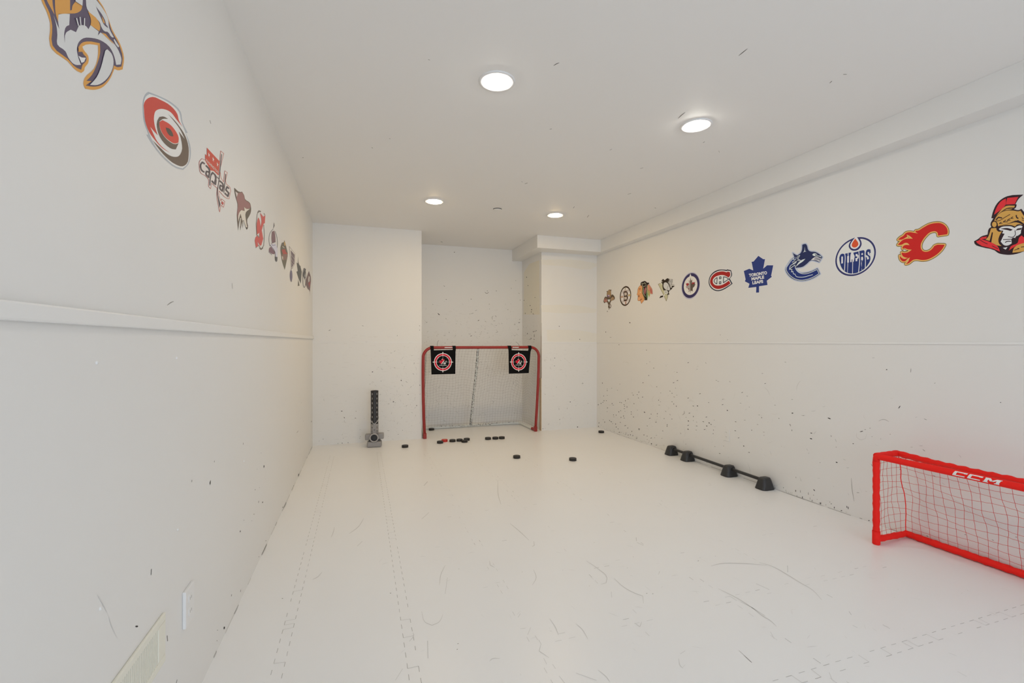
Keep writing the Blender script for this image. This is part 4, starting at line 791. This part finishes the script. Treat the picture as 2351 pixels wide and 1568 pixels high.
mb = MB(); mb.tube([(XLp+.008, YM+.11, .022), (XLp+.03, YBB-.10, .022), (XLp+.06, YBB-.03, .022), (XLp+.12, YBB, .022), (1.5, YBB+.01, .022), (XRp-.10, YBB, .022), (XRp-.04, YBB-.03, .022), (XRp-.02, YBB-.10, .022), (XRp-.008, YM+.11, .022)], .020, 'padw', n=10)
for i in range(160):
    x = rnd.uniform(XLp+.1, XRp-.1); z = rnd.uniform(.012, .038); w_ = rnd.uniform(.003, .014)
    mb.box((x, YBB-.0135, z), (x+w_, YBB-.0085, z+rnd.uniform(.002, .006)), rnd.choice(('mark', 'markg', 'markg')))
local(mb, B); mb.build('base_bar', t, label='white padded base bar with black marks')
mb = MB()
sp = [Vector((1.455, YM+.02, zt-.02)), Vector((1.47, YM+.16, .85)), Vector((1.475, YM+.36, .45)), Vector((1.485, YBB-.05, .12)), Vector((1.49, YBB, .03))]
sp2 = [Vector((a[0], YM+.02+(YBB-YM-.02)*i/14, a[1])) for i, a in enumerate(catmull([(p.x, p.z) for p in sp], False, 4)[:15])]
pc = []
for i in range(25):
    f = i/24*(len(sp)-1); k = min(int(f), len(sp)-2); pc.append(sp[k].lerp(sp[k+1], f-k))
mb.tube(pc, .0135, 'padw', n=8)
for i in range(170):
    f = rnd.random()*(len(sp)-1); k = min(int(f), len(sp)-2); p = sp[k].lerp(sp[k+1], f-k); s = rnd.choice((-1, -1, 1))
    mb.box((p.x+s*.0095-.005, p.y-.015, p.z), (p.x+s*.0095+.003, p.y-.009, p.z+rnd.uniform(.006, .03)), rnd.choice(('mark', 'mark', 'markg')))
local(mb, B); mb.build('support_post', t, label='scuffed white centre support')
# net
def dep(z): return .02+(YBB-YM-.03)*(1-max(0, z)/zt)**.62
def gx(x): return path[0].x
mb = MB(); NB, NS, NZ = 34, 9, 30
def netp(i, j):   # i along U path 0..NB+2NS, j height
    z = .03+(zt-.05)*j/NZ; d_ = dep(z); xl, xr_ = XLp+.012, XRp-.012
    if z > .5: xl -= .0; xr_ += .02*min(1, (z-.5)/.3)
    if i <= NS: x, y = xl+.03*(i/NS)**2, YM+d_*i/NS
    elif i >= NS+NB: k = (NB+2*NS-i)/NS; x, y = xr_-.03*k*k, YM+d_*k
    else:
        f = (i-NS)/NB; x = xl+.03+(xr_-xl-.06)*f; y = YM+d_+.012*math.sin(f*9+z*3)*math.sin(math.pi*f)
    f = i/(NB+2*NS)
    sag = .010*math.sin(f*19+1)+.012*math.sin(f*41+z*5)
    sag += .36*math.exp(-abs(x-1.80)/.13)*max(0, z-.35)/.8*min(1, 2.2*(1-j/NZ))*(.25+j/NZ*.55)-.02*math.exp(-((x-1.735)/.3)**2)*max(0, z-.45)
    if f > .7: sag += .03*math.sin((f-.7)*38)*(.4+z*.5)
    env = math.sin(math.pi*min(1, max(0, j/NZ)))
    return Vector((x+.006*math.sin(z*17+f*30)*env, y, z+sag*env))
for j in range(0, NZ+1): mb.tube([netp(i, j) for i in range(0, NB+2*NS+1)], .00075, 'cord', n=3, caps=False)
for i in range(0, NB+2*NS+1): mb.tube([netp(i, j) for j in range(0, NZ+1)], .00075, 'cord', n=3, caps=False)
local(mb, B); mb.build('net', t, label='grey knotted cord net')
# white worn lettering strips on the crossbar
for u0, u1 in ((1020, 1038.5), (1175.5, 1190)):
    n_ = 7; mb = MB()
    for k in range(n_):
        a = on_y(u0+(u1-u0)*k/n_, 797).x; b = on_y(u0+(u1-u0)*(k+.85)/n_, 797).x
        mb.add([(a, YM-.0188, zt-.006), (b, YM-.0188, zt-.006), (b+.004, YM-.0188, zt+.005), (a+.004, YM-.0188, zt+.005)], [(0, 1, 2, 3)], 'white')
    local(mb, B); mb.build('lettering', t, label='worn white print on the crossbar')
for pts in (((1006.8, 781.5), (1004.6, 786), (1003.5, 791.5)), ((1184.5, 785), (1189, 788.5), (1192, 793))):
    mb = MB(); q = [on_y(u, v, YM-.003) for u, v in catmull(list(pts), False, 4)]
    q.append(Vector((q[-1].x, YM-.003, zt))); mb.tube(q, .0016, 'blackp', n=5); local(mb, B); mb.build('cable_tie', t, label='black tie tail sticking up')

# shooting targets hung on the crossbar
def target(label, quad, straps, cx_, cy_, rx, ry):
    TL_, TR_, BR_, BL_ = quad
    c0 = on_y((TL_[0]+TR_[0])/2, TL_[1]); yp = YM-.030
    t = thing('shooting_target', label, 'target', (c0.x, yp, zt), 'shooting targets on the far goal')
    Bt = Vector((c0.x, yp, zt))
    pl = (Vector((0, yp, 0)), Vector((0, -1, 0)))
    mb = MB(); f = [on(pl, *p) for p in (TL_, TR_, BR_, BL_)]
    mb.add(f+[v+Vector((0, .004, 0)) for v in f], [(3, 2, 1, 0), (4, 5, 6, 7), (0, 1, 5, 4), (1, 2, 6, 5), (2, 3, 7, 6), (3, 0, 4, 7)], 'blackf'); local(mb, Bt); mb.build('panel', t)
    for (a, b, a2, b2) in straps:
        mb = MB(); xa = on(pl, a, 797).x; xb = on(pl, b, 797).x; xc = on(pl, a2, 804).x; xd = on(pl, b2, 804).x; zb = on(pl, a, TL_[1]+3).z
        prof = [(-.001, zb), (-.001, zt-.014)]+[(YM+.0215*math.cos(q)-yp, zt+.0215*math.sin(q)) for q in [math.pi-k*math.pi/8 for k in range(0, 9)]]+[(YM+.0200-yp, zt-.016)]
        vs = []
        for i, (y, z) in enumerate(prof):
            k = 1 if z < zt-.02 and i < 2 else 0
            vs += [(xc if k else xa, yp+y, z), (xd if k else xb, yp+y, z)]
        mb.add(vs, [(2*i, 2*i+1, 2*i+3, 2*i+2) for i in range(len(prof)-1)], 'blackf'); local(mb, Bt)
        o = mb.build('strap', t); m_ = o.modifiers.new('solid', 'SOLIDIFY'); m_.thickness = .0025; m_.offset = 0
    mb = MB(); WT = M['white']; RT = DC((190, 26, 44), (192, 180, 160))
    P = lambda x, y, o: on(pl, cx_+x*rx, cy_+y*ry, o+.0006)
    cir = lambda r: [(r*math.cos(k*math.pi/24), r*math.sin(k*math.pi/24)) for k in range(48)]
    def LP(polys, m, l): lay_poly(mb, pl, P, polys, m, .0004*l)
    LP([cir(1.0), cir(.93)[::-1]], WT, 1); LP([cir(.93), cir(.745)[::-1]], RT, 1); LP([cir(.745), cir(.70)[::-1]], WT, 1)
    for k in range(4):
        c, s = round(math.cos(k*math.pi/2)), round(math.sin(k*math.pi/2)); R = lambda x, y: (c*x-s*y, s*x+c*y)
        LP([[R(.98, -.045), R(1.14, -.045), R(1.14, .045), R(.98, .045)]], WT, 2)
        for a, b in ((.76, .98), (.62, .70), (.5, .56)): LP([[R(a, -.018), R(b, -.018), R(b, .018), R(a, .018)]], WT, 2)
    for k in range(4):
        a = math.pi/4+k*math.pi/2; LP([[(r*math.cos(a+q), r*math.sin(a+q)) for r, q in ((.70, -.04), (.64, -.02), (.64, .02), (.70, .04))]], WT, 2)
    lf = [(0, -.42), (-.06, -.30), (-.17, -.33), (-.14, -.20), (-.20, -.14), (-.28, -.20), (-.30, -.12), (-.42, -.14), (-.37, -.04), (-.42, .02), (-.30, .12), (-.24, .18), (-.16, .20), (.10, -.14), (.16, -.12), (.18, -.26), (.20, -.32), (.07, -.30)]
    LP([lf], RT, 2)
    for q in ([(-.40, -.13), (-.30, -.11), (-.28, -.17), (-.32, -.16)], [(-.18, -.33), (-.12, -.28), (-.04, -.30), (0, -.42), (-.02, -.42), (-.08, -.33)],
              [(-.20, .24), (-.10, .22), (.08, -.02), (.17, -.16), (.10, -.18), (-.02, -.02)], [(-.04, .25), (.08, .08), (.14, .25), (.04, .16)], [(.16, .25), (.12, .02), (.20, .0), (.26, .24)],
              [(.28, -.12), (.42, -.14), (.38, .0), (.30, .22), (.22, .25), (.32, .0), (.36, -.09), (.26, -.08)]): LP([q], WT, 3)
    v, f = text_tris('CANADA', .03)
    mb.add([P(-.40+.82*x, .40-.085*y, .0012) for x, y in v], f, WT)
    local(mb, Bt); mb.build('printed_rings', t, label='red and white ring print with leaf')
target('black square shooting target with red rings, hung on the left of the goal', [(988.6, 804.4), (1045.9, 803), (1045.4, 858.5), (990.6, 859.8)], [(988.4, 996.1, 988.6, 996), (1039.3, 1046.8, 1039, 1045.9)], 1016.8, 831.3, 20.5, 20.5)
target('black shooting target with red rings, hung on the right of the goal', [(1167.6, 803.6), (1218.3, 805.4), (1214, 856.6), (1168.3, 858)], [(1166.6, 1174.4, 1167.6, 1175), (1213.5, 1220.9, 1212.2, 1218.3)], 1190.9, 831, 17.6, 19.4)

# ================================================================== PUCKS
def puck_mesh(m, top=None):
    mb = MB(); r, h = .0381, .0254
    mb.lathe([(r-.002, 0), (r, .002), (r, .0075), (r-.0008, .0085), (r-.0008, .017), (r, .018), (r, h-.002), (r-.002, h), (.0005, h)], m, n=36)
    if top: mb.lathe([(.014, h+.0004), (.0005, h+.0005)], top, n=20, close=False)
    return mb
pk = [(1010.3, 1017.4, 'black puck touching the red puck on its left'), (1020.6, 1013.6, 'red puck with orange centre, the only red one'), (1038.9, 1014, 'black puck just right of the red puck'),
      (1055, 1012.7, 'black puck left of the overlapping pair of pucks'), (1071.6, 1010.9, 'back puck of the overlapping pair in front of the goal'), (1066.5, 1015.2, 'front puck of the overlapping pair in front of the goal'),
      (1120.4, 1008.8, 'left puck of the row of three before the goal'), (1137.3, 1008, 'middle puck of the row of three before the goal'), (1152, 1007.2, 'right puck of the row of three before the goal'),
      (990.6, 987.6, 'black puck inside the goal behind the left post'), (929.9, 1026.9, 'lone black puck between the grey machine and the goal'), (1186.3, 1051.5, 'lone black puck on the floor, left of the two nearest'),
      (1315, 1057, 'lone black puck nearest the camera, right of centre'), (1380.4, 993.4, 'lone black puck by the far right corner')]
base = None
for i, (u, v, lb) in enumerate(pk):
    p = on('floor', u, v)
    if i == 1: o = puck_mesh('redpuck', 'orange').build('hockey_puck')
    elif base is None: o = base = smooth_by_angle(puck_mesh('black').build('hockey_puck'))
    else: o = base.copy(); COL.objects.link(o)
    if i == 1: smooth_by_angle(o)
    o.location = (p.x, p.y, 0); o.rotation_euler.z = rnd.uniform(0, 6)
    tag(o, lb, 'puck', 'hockey pucks on the floor')

# ================================================================== PUCK FEEDER MACHINE
mx, my = .150, 5.56
t = thing('puck_feeder', 'grey puck passing machine with slotted black tube against back wall', 'puck feeder', (mx, my, 0)); t.rotation_euler.z = math.radians(-6)
mb = MB()
pts = [(-.080, -.075), (.080, -.075), (.083, .02), (.07, .075), (-.07, .075), (-.083, .02)]
mb.prism(pts, 0, .066, 'greyp'); o = bevel(mb.build('base', t), .016, 3)
mb = MB(); mb.box((-.062, -.035, .060), (.062, .06, .092), 'greyd'); bevel(mb.build('turntable', t), .006)
mb = MB(); mb.box((-.104, -.045, .082), (-.040, .035, .148), 'greyp'); mb.box((.040, -.045, .088), (.104, .035, .154), 'greyp'); mb.box((-.05, -.035, .085), (.05, .035, .150), 'greyp')
bevel(mb.build('motor_housing', t), .009, 3)
mb = MB(); T = Matrix.Translation((0, -.050, .112)) @ Matrix.Rotation(math.pi/2, 4, 'X')
mb.lathe([(.048, -.02), (.050, .012), (.050, .026), (.046, .030), (.040, .030), (.038, .024), (.038, -.018)], 'greyl', n=36, T=T, close=False)
mb.build('nozzle_ring', t, smooth=True, label='light grey ring')
mb = MB(); mb.lathe([(.0375, .004), (.0005, .004)], 'blackp', n=30, T=T, close=False); mb.lathe([(.0375, .020), (.0375, .004)], 'greyd', n=30, T=T, close=False)
mb.build('nozzle_bore', t, label='dark round opening')
def slotted(r, z0, z1, nz, slots, m, seg=32, keep=None):
    vs = []; fs = []
    for j in range(nz+1):
        z = z0+(z1-z0)*j/nz
        vs += [(r*math.cos(2*math.pi*k/seg), r*math.sin(2*math.pi*k/seg), z) for k in range(seg)]
    for j in range(nz):
        for k in range(seg):
            a = (360*(k+.5)/seg) % 360
            if slots(j, k): continue
            if keep and not keep(a, j): continue
            fs.append((j*seg+k, j*seg+(k+1) % seg, (j+1)*seg+(k+1) % seg, (j+1)*seg+k))
    mb = MB(); mb.add(vs, fs, m); return mb
# slots on four sides; front ones line up with the rear ones so the wall shows through
def sl(j, k, seg=32): return (k % 8 in (5,)) and (j % 4 != 0) if False else ((k in (20, 27, 4, 11)) and (j % 5 in (1, 2, 3)))
o = slotted(.0425, .262, .648, 36, sl, 'blackp').build('feed_tube', t, smooth=True); o.rotation_euler.z = math.radians(4.5); m_ = o.modifiers.new('solid', 'SOLIDIFY'); m_.thickness = .003
mb = MB(); T = Matrix.Translation((0, 0, .640)); mb.lathe([(.043, -.004), (.0445, 0), (.0445, .007), (.041, .010), (.038, .008), (.038, 0)], 'blackp', n=32, T=T, close=False); mb.build('tube_rim', t, smooth=True)
o = slotted(.0445, .125, .266, 16, lambda j, k: (k in (20, 27, 4, 11)) and (j % 5 in (1, 2, 3)) and j < 15, 'greyp').build('tube_holder', t, smooth=True); o.rotation_euler.z = math.radians(4.5); m_ = o.modifiers.new('solid', 'SOLIDIFY'); m_.thickness = .003
mb = MB(); vs = []; fs = []   # V-fronted collar and black throat above the holder
for k in range(25):
    a = math.pi+k*math.pi/24; zl = .345-.075*(1-abs(k-12)/12)**.7
    vs += [(.0475*math.cos(a), .0475*math.sin(a), zl-.010), (.0475*math.cos(a), .0475*math.sin(a), zl), (.0435*math.cos(a), .0435*math.sin(a), zl)]
    if k: o_ = (k-1)*3; fs += [(o_, o_+3, o_+4, o_+1), (o_+1, o_+4, o_+5, o_+2)]
mb.add(vs, fs, 'greyl'); mb.build('collar', t)
mb = MB(); mb.box((-.017, -.052, .150), (.017, -.042, .245), 'greyp'); mb.lathe([(.006, 0), (.006, .006), (.0005, .007)], 'greyd', n=12, T=Matrix.Translation((0, -.052, .2)) @ Matrix.Rotation(math.pi/2, 4, 'X'))
bevel(mb.build('latch_plate', t), .003)

# ================================================================== BLACK RAIL ON FOUR FEET
fp = [on('floor', u, v) for u, v in ((1545, 1043.5), (1582, 1057), (1678.5, 1091.5), (1759.5, 1121.5))]
a_, b_ = fp[0], fp[3]
dv = (b_-a_).normalized(); off_x = -.018
t = thing('training_rail', 'long black bar on four black plastic feet along the right wall', 'training rail', (a_.x+off_x, a_.y, 0))
Bt = Vector((a_.x+off_x, a_.y, 0))
ang = math.atan2(dv.y, dv.x)
pr = [(p-a_).dot(dv) for p in fp]
TR = Matrix.Rotation(ang, 4, 'Z')
for k, s in enumerate(pr):
    mb = MB(); vs = []; fs = []; seg = 24; prof = [(0, .052, .064), (.004, .054, .066), (.05, .044, .052), (.082, .034, .044), (.094, .028, .038), (.098, .018, .026)]
    for z, rx, ry in prof:
        for q in range(seg):
            c, sn = math.cos(2*math.pi*q/seg), math.sin(2*math.pi*q/seg)
            e = .5
            vs.append(TR @ Vector((s+rx*math.copysign(abs(c)**e, c), ry*math.copysign(abs(sn)**e, sn), z)))
    for i in range(len(prof)-1): fs += [(i*seg+q, i*seg+(q+1) % seg, (i+1)*seg+(q+1) % seg, (i+1)*seg+q) for q in range(seg)]
    fs.append(tuple(range(seg-1, -1, -1))); fs.append(tuple(range((len(prof)-1)*seg, len(prof)*seg)))
    mb.add(vs, fs, 'blackp')
    o = mb.build('foot', t); smooth_by_angle(o, 45)
    for sg in (-1, 1):
        if (k == 0 and sg < 0) or (k == 3 and sg > 0): continue
        mb = MB(); ring = [TR @ Vector((s+sg*.038, .026*math.cos(q*math.pi/10), .048+.038*math.sin(q*math.pi/10))) for q in range(11)]
        mb.tube([TR @ Vector((s+sg*.040, .026, .03))]+ring+[TR @ Vector((s+sg*.040, -.026, .03))], .005, 'blackp', n=6)
        mb.build('foot_arch', o, smooth=True)
mb = MB(); mb.box((pr[0]-.01, -.011, .055), (pr[3]+.005, .011, .079), 'blackp', TR)
o = bevel(mb.build('bar', t), .004)

# ================================================================== NEAR RED GOAL
A = Vector((2.949, 1.917, 0)); yw = math.radians(2.2)
dl = Vector((math.sin(yw), -math.cos(yw), 0)); dd = Vector((math.cos(yw), math.sin(yw), 0))   # dl along mouth toward camera, dd into depth
Wd, Hh, DB, DTp, rr = .92, .530, .285, .195, .0175
t = thing('mini_hockey_goal', 'small bright red padded goal by the right wall with white lettering', 'goal', tuple(A)); B = A
def dt(l): return DTp-.045*min(1, l/.4)
def gp(l, d_, z): return dl*l+dd*d_+Vector((0, 0, z))
wr = lambda sc: (lambda i, p: 1+.07*math.sin(i*2.1+sc)+.05*math.sin(i*5.3+sc*2))
def seg(a, b, n): return [a.lerp(b, i/n) for i in range(n+1)]
for _l, _z in ((0, .075), (Wd, .06)):
    mb = MB(); mb.tube(seg(gp(_l, 0, _z), gp(_l, 0, Hh-.02), 26), rr, 'redpad', n=14, rf=wr(_l)); mb.build('post', t, smooth=True)
mb = MB(); mb.tube([gp(0, 0, Hh-.03), gp(.002, 0, Hh-.008), gp(.010, 0, Hh), gp(.03, 0, Hh), gp(Wd*.5, 0, Hh), gp(Wd-.03, 0, Hh), gp(Wd-.01, 0, Hh), gp(Wd, 0, Hh-.01), gp(Wd, 0, Hh-.03)], rr+.0005, 'redpad', n=18); mb.build('top_bar', t, smooth=True)
for l in (0, Wd):
    mb = MB(); mb.tube([gp(l, 0, 0), gp(l, 0, .004), gp(l, 0, .08)], .0205, 'redpad', n=16, rf=lambda i, p: (.85, 1, 1)[i]); mb.build('corner_joint', t, smooth=True)
for _l, _d in ((0, DB), (Wd, DB-.02)):
    mb = MB(); mb.tube(seg(gp(_l, 0, .030), gp(_l, _d, .022), 14), rr, 'redpad', n=12, rf=wr(2+_l)); mb.build('side_bar', t, smooth=True)
mb = MB(); mb.tube(seg(gp(-.005, DB, .0225), gp(Wd, DB-.022, .0225), 60), rr+.002, 'redpad', n=12, rf=lambda i, p: 1+.10*math.sin(i*1.7)*math.sin(i*.45)+.04*math.sin(i*4.1)); mb.build('base_bar', t, smooth=True)
mb = MB(); mb.tube(seg(gp(0, 0, Hh+.002), gp(.0, DTp, Hh+.002), 12)+[gp(Wd*q/50, dt(Wd*q/50), Hh+.002-.009*min(1, q/12)) for q in range(1, 51)]+seg(gp(Wd, dt(Wd), Hh-.007), gp(Wd, 0, Hh), 8)[1:], (.0185), 'redpad', n=10, rf=lambda i, p: 1+.10*math.sin(i*1.9)+.06*math.sin(i*4.3)); mb.build('rear_top_bar', t, smooth=True)
# net
mb = MB(); NL, NSD, NH = 21, 6, 12
def n2(i, j):
    z = .03+(Hh-.03)*(1-j/NH); f = j/NH; lq = Wd*min(1, max(0, (i-NSD)/NL)); dz = dt(lq)+(DB-.012-dt(lq))*f+.018*math.sin(math.pi*f)
    w1 = .006*math.sin(i*1.3+j*.8); w2 = .006*math.sin(i*.9-j*1.7); e = math.sin(math.pi*f)
    if i <= NSD: k = i/NSD; l, d_ = .006-.02*math.sin(math.pi*k)*e, dz*k
    elif i >= NSD+NL: k = (NL+2*NSD-i)/NSD; l, d_ = Wd, (dz-.012)*k
    else: k = (i-NSD)/NL; l, d_ = Wd*k, dz-.012*k+.006*math.sin(k*12+f*4)
    return gp(l+w1*e, d_+.4*w2*e, z+w2*e-.008*math.sin(math.pi*(i % NL)/NL)*e)
def sub(pts): 
    q = []
    for a, b in zip(pts[:-1], pts[1:]): q += [a, a.lerp(b, .5)+Vector((rnd.uniform(-.0016, .0016), rnd.uniform(-.0016, .0016), -.001+rnd.uniform(-.001, .001)))]
    return q+[pts[-1]]
for j in range(NH+1): mb.tube(sub([n2(i, j) for i in range(NL+2*NSD+1)]), .00095, 'redcord', n=4, caps=False)
for i in range(NL+2*NSD+1):
    mb.tube(sub([n2(i, j) for j in range(NH+1)]), .0024 if i in (NSD, NSD+NL) else .00095, 'redpad' if i in (NSD, NSD+NL) else 'redcord', n=5, caps=False)
for k in range(1, 6): mb.tube([gp(Wd*q/30, dt(Wd*q/30)*k/6, Hh-.006+.003*math.sin(q+k)) for q in range(31)], .00095, 'redcord', n=4, caps=False)
for q in range(31): mb.tube([gp(Wd*q/30, dt(Wd*q/30)*k/6, Hh-.006+.003*math.sin(q+k)) for k in range(7)], .00095, 'redcord', n=4, caps=False)
mb.build('net', t, label='thin red cord net')
# lettering wrapped round the top bar
mb = MB()
def along(u):
    r_ = ray(u, HZ); n_ = Vector((r_.y, -r_.x, 0)); return -(A-Vector((0, 0, 0))).dot(n_)/dl.dot(n_)
l0, l1 = along(2193), along(2301); Wt = l1-l0
def wrap(l, s):  # s: height on the face, -1..1
    a = math.radians(12)+s*math.radians(38); R = rr+.0016
    return gp(l, -R*math.cos(a), Hh+R*math.sin(a))
def stk(p, q, w_):
    n_ = 8; vs = []
    dx, dy = q[0]-p[0], q[1]-p[1]
    hor = abs(dy) < .2
    for i in range(n_+1):
        x, y = p[0]+dx*i/n_, p[1]+dy*i/n_
        if hor: vs += [wrap(l0+Wt*(x+.03*(y-w_)), y-w_), wrap(l0+Wt*(x+.03*(y+w_)), y+w_)]
        else: vs += [wrap(l0+Wt*(x-.035+.03*y), y), wrap(l0+Wt*(x+.035+.03*y), y)]
    mb.add(vs, [(2*i, 2*i+1, 2*i+3, 2*i+2) for i in range(n_)], 'white')
for x in (0.04, .37):
    stk((x-.03, .78), (x+.25, .78), .24); stk((x-.03, -.78), (x+.24, -.78), .24); stk((x, -1), (x, 1), .2); stk((x+.22, .4), (x+.22, 1), .1)
stk((.72, -1), (.72, 1), .1); stk((.96, -1), (.96, 1), .1); stk((.74, 1), (.84, -.3), .1); stk((.94, 1), (.84, -.3), .1); stk((.67, -.85), (.78, -.85), .18); stk((.90, -.85), (1.01, -.85), .18); stk((.67, .85), (.76, .85), .18); stk((.93, .85), (1.01, .85), .18)
mb.build('lettering', t, label='white block letters')
